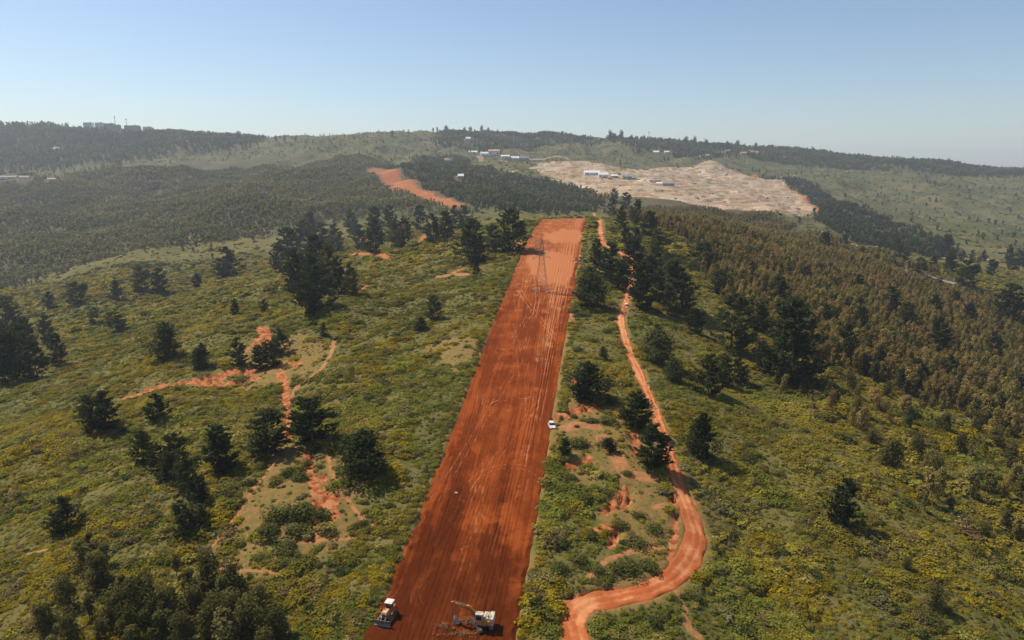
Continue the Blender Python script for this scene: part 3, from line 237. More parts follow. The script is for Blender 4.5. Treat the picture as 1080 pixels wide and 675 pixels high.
 (-71.4, 124.6, 5.0, 'leafy', 1.0, 'grey green leafy tree in the stand at the lower left corner'), (-64.5, 129.2, 8.1, 'leafy', 1.0, 'grey green leafy tree in the stand at the lower left corner'),
 (-59.6, 125.2, 7.5, 'leafy', 1.0, 'grey green leafy tree in the stand at the lower left corner'), (-63.7, 120.5, 7.3, 'leafy', 1.0, 'grey green leafy tree in the stand at the lower left corner'),
 (-57.7, 116.0, 7.8, 'leafy', 1.0, 'grey green leafy tree in the stand at the lower left corner'), (-50.9, 115.4, 9.7, 'leafy', 1.0, 'grey green leafy tree in the stand at the lower left corner'),
 (-68.4, 116.5, 6.3, 'leafy', 1.0, 'grey green leafy tree in the stand at the lower left corner'), (-79.2, 114.5, 5.0, 'leafy', 1.0, 'grey green leafy tree in the stand at the lower left corner'),
 (-55.3, 118.6, 6.8, 'leafy', 1.0, 'grey green leafy tree in the stand at the lower left corner'), (-63.9, 114.8, 6.6, 'leafy', 1.0, 'grey green leafy tree in the stand at the lower left corner'),
 (-72.0, 112.8, 6.9, 'leafy', 1.0, 'grey green leafy tree in the stand at the lower left corner'), (-46.2, 111.4, 5.7, 'leafy', 1.0, 'grey green leafy tree in the stand at the lower left corner'),
 (-84.3, 109.7, 6.7, 'leafy', 1.0, 'grey green leafy tree in the stand at the lower left corner'), (-82.2, 128.2, 5.5, 'leafy', 1.0, 'grey green leafy tree in the stand at the lower left corner'),
 (-73.8, 134.6, 4.9, 'leafy', 1.0, 'grey green leafy tree in the stand at the lower left corner'), (121.3, 202.9, 10.9, 'leafy', 1.0, 'olive leafy tree in the tall brush of the right slope'),
 (135.9, 214.9, 7.5, 'leafy', 1.0, 'olive leafy tree in the tall brush of the right slope'), (122.2, 216.9, 6.8, 'leafy', 1.0, 'olive leafy tree in the tall brush of the right slope'),
 (134.3, 201.2, 7.7, 'leafy', 1.0, 'olive leafy tree in the tall brush of the right slope'), (154.7, 221.2, 7.7, 'leafy', 1.0, 'olive leafy tree in the tall brush of the right slope'),
 (148.3, 196.8, 8.2, 'leafy', 1.0, 'olive leafy tree in the tall brush of the right slope'), (180.6, 230.1, 8.8, 'leafy', 1.0, 'olive leafy tree in the tall brush of the right slope'),
 (186.0, 257.2, 8.9, 'leafy', 1.0, 'olive leafy tree in the tall brush of the right slope'), (163.9, 244.1, 6.9, 'leafy', 1.0, 'olive leafy tree in the tall brush of the right slope'),
 (148.0, 239.2, 7.5, 'leafy', 1.0, 'olive leafy tree in the tall brush of the right slope'), (127.4, 237.6, 6.7, 'leafy', 1.0, 'olive leafy tree in the tall brush of the right slope'),
 (127.4, 182.5, 5.9, 'leafy', 1.0, 'olive leafy tree in the tall brush of the right slope'), (141.0, 177.6, 7.5, 'leafy', 1.0, 'olive leafy tree in the tall brush of the right slope'),
 (129.4, 170.6, 6.1, 'leafy', 1.0, 'olive leafy tree in the tall brush of the right slope'), (118.1, 179.0, 5.2, 'leafy', 1.0, 'olive leafy tree in the tall brush of the right slope'),
 (123.5, 248.0, 6.9, 'leafy', 1.0, 'olive leafy tree in the tall brush of the right slope'), (125.2, 268.6, 7.5, 'leafy', 1.0, 'olive leafy tree in the tall brush of the right slope'),
 (162.0, 281.0, 8.7, 'leafy', 1.0, 'olive leafy tree in the tall brush of the right slope'), (159.0, 196.5, 8.2, 'leafy', 1.0, 'olive leafy tree in the tall brush of the right slope'),
 (97.0, 138.9, 5.1, 'leafy', 1.0, 'olive leafy tree in the tall brush of the right slope'), (96.8, 150.6, 3.5, 'leafy', 1.0, 'olive leafy tree in the tall brush of the right slope'),
 (187.4, 247.8, 7.8, 'leafy', 1.0, 'olive leafy tree in the tall brush of the right slope'), (-51.8, 139.0, 3.2, 'bush', 1.0, 'round dark green bush on the lower left clearing'),
 (-51.0, 141.5, 2.8, 'bush', 1.0, 'round dark green bush on the lower left clearing'), (-56.1, 137.2, 2.7, 'bush', 1.0, 'round dark green bush on the lower left clearing'),
 (-51.3, 146.1, 3.8, 'bush', 1.0, 'round dark green bush on the lower left clearing'), (-56.0, 151.1, 5.4, 'bush', 1.0, 'round dark green bush on the lower left clearing'),
 (-50.9, 151.0, 5.8, 'bush', 1.0, 'round dark green bush on the lower left clearing'), (-37.5, 148.9, 2.4, 'bush', 1.0, 'round dark green bush on the lower left clearing'),
 (-35.5, 150.4, 2.2, 'bush', 1.0, 'round dark green bush on the lower left clearing'), (-34.2, 147.5, 2.1, 'bush', 1.0, 'round dark green bush on the lower left clearing'),
 (-69.1, 174.5, 3.3, 'bush', 1.0, 'round dark green bush on the lower left clearing'), (-68.9, 166.9, 3.2, 'bush', 1.0, 'round dark green bush on the lower left clearing'),
 (-60.1, 170.6, 3.8, 'bush', 1.0, 'round dark green bush on the lower left clearing'), (-55.8, 167.6, 3.7, 'bush', 1.0, 'round dark green bush on the lower left clearing'),
 (-56.3, 175.3, 2.8, 'bush', 1.0, 'round dark green bush on the lower left clearing'), (-62.6, 143.1, 2.3, 'bush', 1.0, 'round dark green bush on the lower left clearing'),
 (-57.0, 146.4, 4.3, 'bush', 1.0, 'round dark green bush on the lower left clearing'), (-46.4, 151.3, 3.4, 'bush', 1.0, 'round dark green bush on the lower left clearing'),
 (-50.3, 135.7, 3.1, 'bush', 1.0, 'round dark green bush on the lower left clearing'), (19.8, 185.0, 4.7, 'bush', 1.0, 'low green bush between the strip and the dirt track'),
 (27.5, 185.4, 4.1, 'bush', 1.0, 'low green bush between the strip and the dirt track'), (19.3, 202.2, 2.2, 'bush', 1.0, 'low green bush between the strip and the dirt track'),
 (29.4, 199.9, 4.4, 'bush', 1.0, 'low green bush between the strip and the dirt track'), (15.1, 168.0, 2.7, 'bush', 1.0, 'low green bush between the strip and the dirt track'),
 (30.9, 171.8, 2.5, 'bush', 1.0, 'low green bush between the strip and the dirt track'), (26.2, 149.6, 2.9, 'bush', 1.0, 'low green bush between the strip and the dirt track'),
 (34.2, 149.4, 3.4, 'bush', 1.0, 'low green bush between the strip and the dirt track'), (29.8, 144.0, 3.7, 'bush', 1.0, 'low green bush between the strip and the dirt track'),
 (23.0, 135.3, 3.1, 'bush', 1.0, 'low green bush between the strip and the dirt track'), (26.2, 135.3, 4.0, 'bush', 1.0, 'low green bush between the strip and the dirt track'),
 (30.6, 136.4, 3.6, 'bush', 1.0, 'low green bush between the strip and the dirt track'), (18.8, 134.9, 2.7, 'bush', 1.0, 'low green bush between the strip and the dirt track'),
 (14.8, 137.2, 3.1, 'bush', 1.0, 'low green bush between the strip and the dirt track'), (10.4, 133.8, 3.1, 'bush', 1.0, 'low green bush between the strip and the dirt track'),
 (9.2, 122.8, 2.5, 'bush', 1.0, 'low green bush between the strip and the dirt track'), (24.9, 199.2, 2.5, 'bush', 1.0, 'low green bush between the strip and the dirt track'),
 (19.6, 195.6, 1.5, 'bush', 1.0, 'low green bush between the strip and the dirt track'), (12.7, 161.4, 3.1, 'bush', 1.0, 'low green bush between the strip and the dirt track'),
 (18.0, 158.7, 4.1, 'bush', 1.0, 'low green bush between the strip and the dirt track'), (24.6, 163.0, 2.6, 'bush', 1.0, 'low green bush between the strip and the dirt track'),
 (31.6, 154.1, 2.5, 'bush', 1.0, 'low green bush between the strip and the dirt track'), (27.2, 234.2, 2.9, 'bush', 1.0, 'low green bush between the strip and the dirt track'),
 (31.8, 244.2, 3.0, 'bush', 1.0, 'low green bush between the strip and the dirt track'), (37.7, 241.0, 2.2, 'bush', 1.0, 'low green bush between the strip and the dirt track'),
 (26.7, 265.1, 3.6, 'bush', 1.0, 'low green bush between the strip and the dirt track'), (34.0, 279.5, 3.4, 'bush', 1.0, 'low green bush between the strip and the dirt track'),
 (42.0, 294.2, 3.6, 'bush', 1.0, 'low green bush between the strip and the dirt track'), (125.0, 232.1, 4.7, 'bush', 1.0, 'small dark bush among the grass of the right slope'),
 (112.4, 231.7, 5.8, 'bush', 1.0, 'small dark bush among the grass of the right slope'), (99.4, 218.5, 3.4, 'bush', 1.0, 'small dark bush among the grass of the right slope'),
 (108.9, 215.8, 5.4, 'bush', 1.0, 'small dark bush among the grass of the right slope'), (159.6, 245.0, 5.0, 'bush', 1.0, 'small dark bush among the grass of the right slope'),
 (151.1, 206.7, 4.6, 'bush', 1.0, 'small dark bush among the grass of the right slope'), (113.3, 180.5, 4.1, 'bush', 1.0, 'small dark bush among the grass of the right slope'),
 (133.4, 264.9, 4.9, 'bush', 1.0, 'small dark bush among the grass of the right slope'), (89.1, 213.1, 4.0, 'bush', 1.0, 'small dark bush among the grass of the right slope'),
 (82.0, 209.3, 3.3, 'bush', 1.0, 'small dark bush among the grass of the right slope'), (102.6, 232.9, 2.9, 'bush', 1.0, 'small dark bush among the grass of the right slope'),
 (60.7, 184.3, 2.9, 'bush', 1.0, 'small dark bush among the grass of the right slope'), (74.3, 200.3, 2.5, 'bush', 1.0, 'small dark bush among the grass of the right slope'),
 (78.4, 186.9, 2.7, 'bush', 1.0, 'small dark bush among the grass of the right slope'), (77.0, 148.6, 2.0, 'bush', 1.0, 'small dark bush among the grass of the right slope'),
 (93.6, 135.0, 4.1, 'bush', 1.0, 'small dark bush among the grass of the right slope'), (89.0, 131.4, 3.5, 'bush', 1.0, 'small dark bush among the grass of the right slope'),
 (128.4, 163.2, 3.7, 'bush', 1.0, 'small dark bush among the grass of the right slope'), (87.3, 143.7, 1.9, 'bush', 1.0, 'small dark bush among the grass of the right slope'),
 (80.0, 170.2, 2.2, 'bush', 1.0, 'small dark bush among the grass of the right slope'), (-361.2, 3222.6, 20.5, 'sky', 1.0, 'dark tree standing up against the sky on the central summit'),
 (-357.1, 3381.1, 26.6, 'sky', 1.0, 'dark tree standing up against the sky on the central summit'), (-326.4, 3418.6, 16.5, 'sky', 1.0, 'dark tree standing up against the sky on the central summit'),
 (-296.8, 3212.7, 28.1, 'sky', 1.0, 'dark tree standing up against the sky on the central summit'), (-279.9, 3399.8, 18.3, 'sky', 1.0, 'dark tree standing up against the sky on the central summit'),
 (-216.0, 3221.6, 23.7, 'sky', 1.0, 'dark tree standing up against the sky on the central summit'), (-206.0, 3495.0, 30.1, 'sky', 1.0, 'dark tree standing up against the sky on the central summit'),
 (-184.0, 3504.7, 17.9, 'sky', 1.0, 'dark tree standing up against the sky on the central summit'), (-151.5, 3509.5, 31.1, 'sky', 1.0, 'dark tree standing up against the sky on the central summit'),
 (-117.0, 3509.5, 24.5, 'sky', 1.0, 'dark tree standing up against the sky on the central summit'), (-65.3, 3252.9, 18.8, 'sky', 1.0, 'dark tree standing up against the sky on the central summit'),
 (-483.2, 2845.9, 22.3, 'sky', 1.0, 'lone tree on the bare skyline left of the central summit'), (-927.7, 3023.6, 17.2, 'sky', 1.0, 'rightmost dark tree of three on the bare left skyline'),
 (-950.4, 2946.8, 21.7, 'sky', 1.0, 'middle dark tree of three on the bare left skyline'), (-987.7, 2953.0, 22.0, 'sky', 1.0, 'leftmost dark tree of three on the bare left skyline'),
 (403.8, 2908.7, 35.3, 'sky', 1.0, 'tall tree in the broken row along the right skyline'), (418.7, 2900.0, 25.1, 'sky', 1.0, 'tall tree in the broken row along the right skyline'),
 (469.9, 3021.7, 41.5, 'sky', 1.0, 'tall tree in the broken row along the right skyline'), (509.2, 2998.4, 26.7, 'sky', 1.0, 'tall tree in the broken row along the right skyline'),
 (507.5, 2999.0, 25.6, 'sky', 1.0, 'tall tree in the broken row along the right skyline'), (570.1, 3053.9, 25.8, 'sky', 1.0, 'tall tree in the broken row along the right skyline'),
 (619.0, 3052.1, 23.9, 'sky', 1.0, 'tall tree in the broken row along the right skyline'), (646.3, 3038.6, 25.0, 'sky', 1.0, 'tall tree in the broken row along the right skyline'),
 (676.0, 3042.6, 23.8, 'sky', 1.0, 'tall tree in the broken row along the right skyline'), (743.5, 3026.3, 31.9, 'sky', 1.0, 'tall tree in the broken row along the right skyline'),
 (774.0, 2992.2, 36.5, 'sky', 1.0, 'tall tree in the broken row along the right skyline'), (824.5, 2998.6, 28.2, 'sky', 1.0, 'tall tree in the broken row along the right skyline'),
 (867.6, 3023.6, 18.7, 'sky', 1.0, 'tall tree in the broken row along the right skyline'), (916.1, 2993.0, 27.8, 'sky', 1.0, 'tall tree in the broken row along the right skyline'),
 (1011.7, 3175.1, 32.9, 'sky', 1.0, 'tall tree in the broken row along the right skyline'), (1058.4, 3213.9, 24.0, 'sky', 1.0, 'tall tree in the broken row along the right skyline'),
 (1113.8, 3214.1, 33.4, 'sky', 1.0, 'tall tree in the broken row along the right skyline'), (1129.4, 3200.2, 21.7, 'sky', 1.0, 'tall tree in the broken row along the right skyline'),
 (1166.2, 3153.9, 29.6, 'sky', 1.0, 'tall tree in the broken row along the right skyline'), (1209.4, 3162.2, 22.8, 'sky', 1.0, 'tall tree in the broken row along the right skyline'),
 (1298.9, 3193.2, 16.4, 'sky', 1.0, 'tall tree in the broken row along the right skyline'), (1431.1, 3348.3, 23.8, 'sky', 1.0, 'tall tree in the broken row along the right skyline'),
 (1589.4, 3439.0, 16.5, 'sky', 1.0, 'tall tree in the broken row along the right skyline'), (1531.9, 3099.3, 14.9, 'sky', 1.0, 'tall tree in the broken row along the right skyline'),
 (1601.0, 3025.3, 17.3, 'sky', 1.0, 'tall tree in the broken row along the right skyline'), (1734.2, 3033.8, 23.8, 'sky', 1.0, 'tall tree in the broken row along the right skyline'),
 (1857.5, 2981.1, 23.5, 'sky', 1.0, 'tall tree in the broken row along the right skyline'), (-2351.2, 3264.6, 19.0, 'sky', 1.0, 'dark tree on the rim of the far left hill'),
 (-2307.3, 3281.3, 18.5, 'sky', 1.0, 'dark tree on the rim of the far left hill'), (-2261.0, 3274.3, 19.4, 'sky', 1.0, 'dark tree on the rim of the far left hill'),
 (-2190.5, 3289.1, 16.8, 'sky', 1.0, 'dark tree on the rim of the far left hill'), (-2131.4, 3282.6, 24.2, 'sky', 1.0, 'dark tree on the rim of the far left hill'),
 (-2106.9, 3352.8, 25.7, 'sky', 1.0, 'dark tree on the rim of the far left hill'), (-1535.9, 3113.6, 18.2, 'sky', 1.0, 'dark tree on the rim of the far left hill'),
 (-1519.5, 3186.9, 20.0, 'sky', 1.0, 'dark tree on the rim of the far left hill'), (-1379.0, 3046.6, 19.9, 'sky', 1.0, 'dark tree on the rim of the far left hill'),
 (-1299.6, 3045.4, 24.2, 'sky', 1.0, 'dark tree on the rim of the far left hill'), (-1235.6, 3092.2, 27.1, 'sky', 1.0, 'dark tree on the rim of the far left hill'),
 (-1188.0, 3064.5, 34.0, 'sky', 1.0, 'dark tree on the rim of the far left hill'), (-1142.4, 3039.1, 23.8, 'sky', 1.0, 'dark tree on the rim of the far left hill'),
 (-1087.5, 3027.9, 22.9, 'sky', 1.0, 'dark tree on the rim of the far left hill')]
BUILDINGS = [(-2061.6, 3451.8, 37.0, 27.7, 0.7, 'flats', 'leftmost pale apartment block on the far left skyline'), (-2014.0, 3461.4, 32.5, 27.8, 0.7, 'flats', 'second pale apartment block from left on the far skyline'),
 (-1982.2, 3490.2, 46.8, 28.1, 0.5, 'flats', 'olive-grey wider apartment block on the far left skyline'), (-1865.9, 3348.6, 26.9, 22.4, 0.8, 'flats', 'pale block joined to the right of the olive-grey skyline block'),
 (-1814.6, 3385.8, 63.5, 25.0, 0.4, 'flats', 'wide dark-windowed block on the far left skyline'), (-1783.9, 3466.2, 37.2, 23.2, 0.6, 'flats', 'rightmost apartment block on the far left skyline'),
 (-1851.7, 3362.5, 18.0, 9.0, 1, 'house', 'low white house between the skyline apartment blocks'), (-1832.2, 2831.4, 22.9, 9.5, 0.8, 'house', 'white-roofed house alone in the dark far left hillside'),
 (-1489.2, 2062.8, 42.1, 5.0, 0.25, 'shed', 'long pale roof at the left edge in the valley'), (-1430.0, 2046.3, 25.0, 6.1, 0.4, 'shed', 'shorter pale roof right of the long valley roof'),
 (-1325.9, 2009.0, 21.9, 6.8, 0.5, 'shed', 'white shed in the left valley right of the pale roofs'), (204.9, 1795.6, 39.0, 10.2, 0.55, 'shed', 'long white-roofed hall at the left of the quarry yard'),
 (230.0, 1762.5, 24.0, 12.0, 0.6, 'shed', 'white hall with grey gable joined to the long quarry hall'), (261.1, 1778.1, 16.9, 7.3, 0.7, 'shed', 'small dark-walled shed right of the white quarry halls'),
 (294.5, 1775.2, 26.6, 9.7, 0.6, 'grey', 'dark grey shed in the middle of quarry yard'), (305.5, 1740.6, 11.8, 7.1, 0.7, 'grey', 'small grey shed at the right end of the middle yard'),
 (299.2, 1627.1, 11.1, 6.6, 0.8, 'house', 'small white hut alone on the pale quarry ground'), (342.1, 1675.0, 29.6, 8.0, 0.5, 'shed', 'white flat-roofed workshop in the right quarry yard'),
 (344.1, 1608.1, 21.9, 6.6, 0.5, 'shed', 'low white annex in front of the right workshop'), (357.9, 1591.1, 26.0, 10.0, 0.6, 'grey', 'grey barrel-roofed hangar at the right of the quarry yard'),
 (-144.2, 2606.5, 31.7, 9.1, 0.5, 'shed', 'white hall at the left end of the hillside works'), (-97.1, 2568.8, 34.7, 8.7, 0.5, 'shed', 'low white hall left of the domed hillside hall'),
 (-65.0, 2535.6, 41.1, 15.1, 0.6, 'dome', 'pale domed hall in the middle of hillside works'), (-23.4, 2471.3, 30.0, 8.7, 0.5, 'shed', 'white hall just right of the domed hall'),
 (10.0, 2478.1, 30.1, 8.7, 0.5, 'shed', 'second white hall right of the domed hall'), (44.1, 2510.9, 30.6, 8.1, 0.5, 'grey', 'grey hall near the right end of hillside works'),
 (85.3, 2425.8, 32.8, 8.5, 0.5, 'grey', 'dark grey hall at the right end of hillside works'), (-116.4, 1585.6, 12.9, 9.7, 0.9, 'house', 'tan house with white gable in trees left of the terraces'),
 (-177.6, 2872.5, 19.3, 11.6, 0.7, 'house', 'white house in the dark trees under central summit'), (555.2, 2706.9, 21.9, 8.0, 0.6, 'house', 'left white house in the trees of right skyline'),
 (597.5, 2716.2, 18.3, 8.1, 0.6, 'house', 'right white house in the trees of right skyline'), (937.8, 2846.8, 23.1, 11.5, 0.7, 'house', 'orange-walled house in the trees on the right ridge'),
 (1010.4, 2982.1, 24.2, 14.5, 0.7, 'house', 'white house between two orange houses on the right ridge'), (1032.8, 2976.3, 20.1, 16.1, 0.7, 'house', 'tall orange-walled house at end of right ridge row'),
 (517.1, 1146.4, 9.5, 3.2, 0.6, 'house', 'white house beside the pale road beyond brown wood')]
POLES = [(-1882.1, 3362.5, 63.1, 'mast', 'thin mast above the far left apartment blocks'), (-1836.2, 3376.4, 54.3, 'mast', 'shorter mast right of the tall skyline mast'),
 (578.4, 2984.5, 52.2, 'mast', 'lattice mast on the right skyline trees'), (-920.4, 3185.9, 30.0, 'pole', 'left pole on the bare central skyline'), (-715.5, 2662.2, 25.0, 'pole', 'right pole on the bare central skyline'),
 (47.0, 598.8, 14.0, 'pole', 'power pole on the crest just behind the strip head'), (38.3, 604.1, 11.6, 'pole', 'shorter pole left of the power pole behind the strip head'),
 (379.0, 651.2, 12.8, 'white', 'middle white post among the brown wood edge at right'), (413.1, 753.7, 9.5, 'white', 'left white post at the brown wood edge at right'),
 (427.6, 653.1, 9.2, 'white', 'right white post at the brown wood edge at right')]
PYLON = (16.1, 367.7)
SPOTS = {'car': (12.2, 196.7), 'dark': (-13.6, 124.2), 'debris': (-9.6, 114.7), 'dozer': (-24.6, 120.0), 'excavator': (-5.7, 116.9), 'pale': (26.6, 421.9), 'pale2': (43.8, 527.4), 'track_rock': (58.9, 343.9), 'white_rock': (-14.4, 162.0)}
ROCKS = [(45.4, 451.8, 3.78), (41.5, 437.3, 3.05), (46.3, 442.5, 2.47), (29.8, 323.2, 2.29), (31.8, 330.3, 1.87), (27.8, 309.7, 1.76), (18.3, 215.5, 1.26), (17.4, 212.6, 0.93), (15.8, 207.8, 0.91), (94.6, 421.2, 1.77), (47.0, 126.9, 0.8),
 (31.0, 133.2, 0.62)]
# ---- terrain height (world metres): smooth table + relief noise -------------------------------
def hash2(ix, iy, s):
    h = (ix.astype(np.int64) * 374761393 + iy.astype(np.int64) * 668265263 + s * 1274126177) & 0xFFFFFFFF
    h = ((h ^ (h >> 13)) * 1274126177) & 0xFFFFFFFF
    return ((h ^ (h >> 16)) & 0xFFFF) / 65535.0
def vnoise(x, y, s=0):
    x = np.asarray(x, float); y = np.asarray(y, float)
    ix = np.floor(x); iy = np.floor(y); fx = x - ix; fy = y - iy
    fx = fx * fx * (3 - 2 * fx); fy = fy * fy * (3 - 2 * fy)
    a = hash2(ix, iy, s); b = hash2(ix + 1, iy, s); c = hash2(ix, iy + 1, s); d = hash2(ix + 1, iy + 1, s)
    return (a + (b - a) * fx) * (1 - fy) + (c + (d - c) * fx) * fy
def fbm(x, y, s=0, n=4):
    v = 0; a = 0.5; t = 0
    for k in range(n):
        v = v + a * vnoise(x, y, s + 17 * k); t += a; a *= 0.5
        x, y = (x * 0.8 - y * 0.6) * 2.03 + 11.3, (x * 0.6 + y * 0.8) * 2.03 + 5.7
    return v / t
def cub(p, t):
    return p[1] + 0.5 * t * (p[2] - p[0] + t * (2 * p[0] - 5 * p[1] + 4 * p[2] - p[3] + t * (3 * (p[1] - p[2]) + p[3] - p[0])))
TK = 150.0
def table_z(X, Y):
    NR, NC = TAB.shape
    Yc = np.maximum(Y, -60.0)
    b = (np.log(Yc + TK) - TB0) / (TB1 - TB0) * (NR - 1)
    a = (X / (Yc + TK) - TA0) / (TA1 - TA0) * (NC - 1)
    b = np.clip(b, 0, NR - 1.001); a = np.clip(a, 0, NC - 1.001)
    ib = np.floor(b).astype(int); ia = np.floor(a).astype(int); fb = b - ib; fa = a - ia
    rows = []
    for k in (-1, 0, 1, 2):
        r = np.clip(ib + k, 0, NR - 1)
        rows.append(cub([TAB[r, np.clip(ia + j, 0, NC - 1)] for j in (-1, 0, 1, 2)], fa))
    return cub(rows, fb)
def seg_dist(X, Y, pts):
    """distance to a polyline, and the arc position (0..1) and signed side of the nearest point"""
    X = np.asarray(X, float); Y = np.asarray(Y, float)
    best = np.full(X.shape, 1e9); pos = np.zeros(X.shape)
    n = len(pts) - 1
    for k in range(n):
        ax, ay = pts[k][0], pts[k][1]; dx, dy = pts[k + 1][0] - ax, pts[k + 1][1] - ay
        L = dx * dx + dy * dy + 1e-9
        t = np.clip(((X - ax) * dx + (Y - ay) * dy) / L, 0, 1)
        d = np.hypot(X - ax - t * dx, Y - ay - t * dy)
        m = d < best
        best = np.where(m, d, best); pos = np.where(m, (k + t) / n, pos)
    return best, pos
def strip_edges(Y): return np.interp(Y, STRIP_Y, STRIP_L), np.interp(Y, STRIP_Y, STRIP_R)
def strip_out(X, Y):
    """signed distance outside the cleared strip (negative inside)"""
    l, r = strip_edges(Y)
    return np.maximum(np.maximum(l - X, X - r), Y - 618)
def relief(X, Y):
    D = np.hypot(X, Y)
    far = np.clip((D - 500) / 1500, 0, 1); out = np.clip((strip_out(X, Y) - 8) / 70, 0, 1)
    z = (fbm(X / 55, Y / 55, 3, 3) - 0.5) * (5.0 + 7 * far)
    z = z + (fbm(X / 9, Y / 9, 9, 3) - 0.5) * 1.3
    r1 = 1 - np.abs(2 * fbm(X / 140, Y / 140, 23, 3) - 1)
    z = z - out * (1 - 0.6 * far) * 17 * (r1 - 0.62)
    r = 1 - np.abs(2 * fbm(X / 260, Y / 260, 21, 4) - 1)
    r2 = 1 - np.abs(2 * fbm(X / 700 + 3, Y / 700, 25, 3) - 1)
    z = z - far * (1 - 0.55 * np.clip((D - 2700) / 500, 0, 1)) * (58 * (r - 0.62) + 85 * (r2 - 0.62))
    q = np.exp(-((X - 330) / 320) ** 2 - ((Y - 1700) / 380) ** 2)
    return z * (1 - 0.85 * q)

def smooth(a, b, x):
    t = np.clip((x - a) / (b - a), 0, 1); return t * t * (3 - 2 * t)
def height(X, Y):
    X = np.asarray(X, float); Y = np.asarray(Y, float)
    return table_z(X, Y) + relief(X, Y) * np.clip((strip_out(X, Y) + 7) / 25, 0, 1)
def hz(x, y): return float(height(np.array([x]), np.array([y]))[0])
def in_poly(X, Y, P):
    c = np.zeros(X.shape, bool); n = len(P)
    for i in range(n):
        x1, y1 = P[i]; x2, y2 = P[(i + 1) % n]
        if y1 == y2: continue
        k = ((y1 > Y) != (y2 > Y)) & (X < (x2 - x1) * (Y - y1) / (y2 - y1) + x1); c ^= k
    return c
def soft_poly(X, Y, P, soft):
    m = np.zeros(X.shape); a = np.array(P)
    b = (X > a[:, 0].min() - soft) & (X < a[:, 0].max() + soft) & (Y > a[:, 1].min() - soft) & (Y < a[:, 1].max() + soft)
    if not b.any(): return m
    x, y = X[b], Y[b]
    d, _ = seg_dist(x, y, list(P) + [P[0]])
    m[b] = np.clip(0.5 + np.where(in_poly(x, y, P), d, -d) / soft, 0, 1)
    return m
TRK = np.array(TRACK)
def catmull(pts, n):
    p = [pts[0]] + list(pts) + [pts[-1]]; o = []
    for i in range(1, len(p) - 2):
        for k in range(n):
            t = k / n; o.append([cub([p[i - 1][c], p[i][c], p[i + 1][c], p[i + 2][c]], t) for c in (0, 1)])
    o.append(list(pts[-1])); return np.array(o)
TRKS = catmull(TRACK, 5)
def track_w(Y): return np.interp(Y, [100, 150, 200, 300, 400, 600], [5.2, 5.8, 4.2, 3.6, 3.6, 4.0])
def track_dist(X, Y):
    d = np.full(X.shape, 1e3)
    b = (X > TRKS[:, 0].min() - 15) & (X < TRKS[:, 0].max() + 15) & (Y > 80) & (Y < TRKS[:, 1].max() + 15)
    if b.any(): d[b] = seg_dist(X[b], Y[b], TRKS)[0]
    return d
def bare_mask(X, Y, kinds):
    m = np.zeros(X.shape)
    for k, w, pts in BARE:
        if k not in kinds: continue
        a = np.array(pts); g = w + 1
        b = (X > a[:, 0].min() - g) & (X < a[:, 0].max() + g) & (Y > a[:, 1].min() - g) & (Y < a[:, 1].max() + g)
        if b.any():
            d, _ = seg_dist(X[b], Y[b], pts); m[b] = np.maximum(m[b], np.clip(1 - d / w, 0, 1))
    return m

# ======================= materials =======================
class NT:
    def __init__(s, name):
        s.m = bpy.data.materials.new(name); s.m.use_nodes = True; s.t = s.m.node_tree
        for n in list(s.t.nodes): s.t.nodes.remove(n)
        s.out = s.t.nodes.new('ShaderNodeOutputMaterial')
    def n(s, kind, **kw):
        o = s.t.nodes.new(kind)
        for k, v in kw.items(): setattr(o, k, v)
        return o
    def put(s, sock, v):
        if hasattr(v, 'is_linked') or hasattr(v, 'links'): s.t.links.new(v, sock)
        else: sock.default_value = v
    def math(s, op, a, b=0.5, clamp=False):
        o = s.n('ShaderNodeMath', operation=op, use_clamp=clamp); s.put(o.inputs[0], a); s.put(o.inputs[1], b); return o.outputs[0]
    def mix(s, f, a, b, blend='MIX'):
        o = s.n('ShaderNodeMix', data_type='RGBA', blend_type=blend); s.put(o.inputs[0], f)
        for i, v in ((6, a), (7, b)): s.put(o.inputs[i], (*v, 1) if isinstance(v, tuple) and len(v) == 3 else v)
        return o.outputs[2]
    def ramp(s, f, a, b):
        o = s.n('ShaderNodeMapRange', interpolation_type='SMOOTHSTEP'); s.put(o.inputs[0], f); o.inputs[1].default_value = a; o.inputs[2].default_value = b; return o.outputs[0]
    def noise(s, scale, detail=3, vec=None, rough=0.55, dist=0.0):
        o = s.n('ShaderNodeTexNoise'); o.inputs['Scale'].default_value = scale; o.inputs['Detail'].default_value = detail
        o.inputs['Roughness'].default_value = rough; o.inputs['Distortion'].default_value = dist
        s.put(o.inputs['Vector'], vec if vec is not None else s.pos()); return o.outputs[0]
    def pos(s):
        if not hasattr(s, '_p'): s._p = s.n('ShaderNodeNewGeometry').outputs['Position']
        return s._p
    def attr(s, name, typ='GEOMETRY'):
        o = s.n('ShaderNodeAttribute', attribute_name=name, attribute_type=typ); return o
    def done(s, color, rough=0.85, metal=0.0, bump=None, bstr=0.5, bdist=0.1, spec=0.25):
        p = s.n('ShaderNodeBsdfPrincipled'); s.put(p.inputs['Base Color'], (*color, 1) if isinstance(color, tuple) and len(color) == 3 else color)
        s.put(p.inputs['Roughness'], rough); p.inputs['Metallic'].default_value = metal; p.inputs['Specular IOR Level'].default_value = spec
        if bump is not None:
            b = s.n('ShaderNodeBump'); b.inputs['Strength'].default_value = bstr; b.inputs['Distance'].default_value = bdist
            s.put(b.inputs['Height'], bump); s.t.links.new(b.outputs[0], p.inputs['Normal'])
        s.t.links.new(p.outputs[0], s.out.inputs['Surface']); return s.m

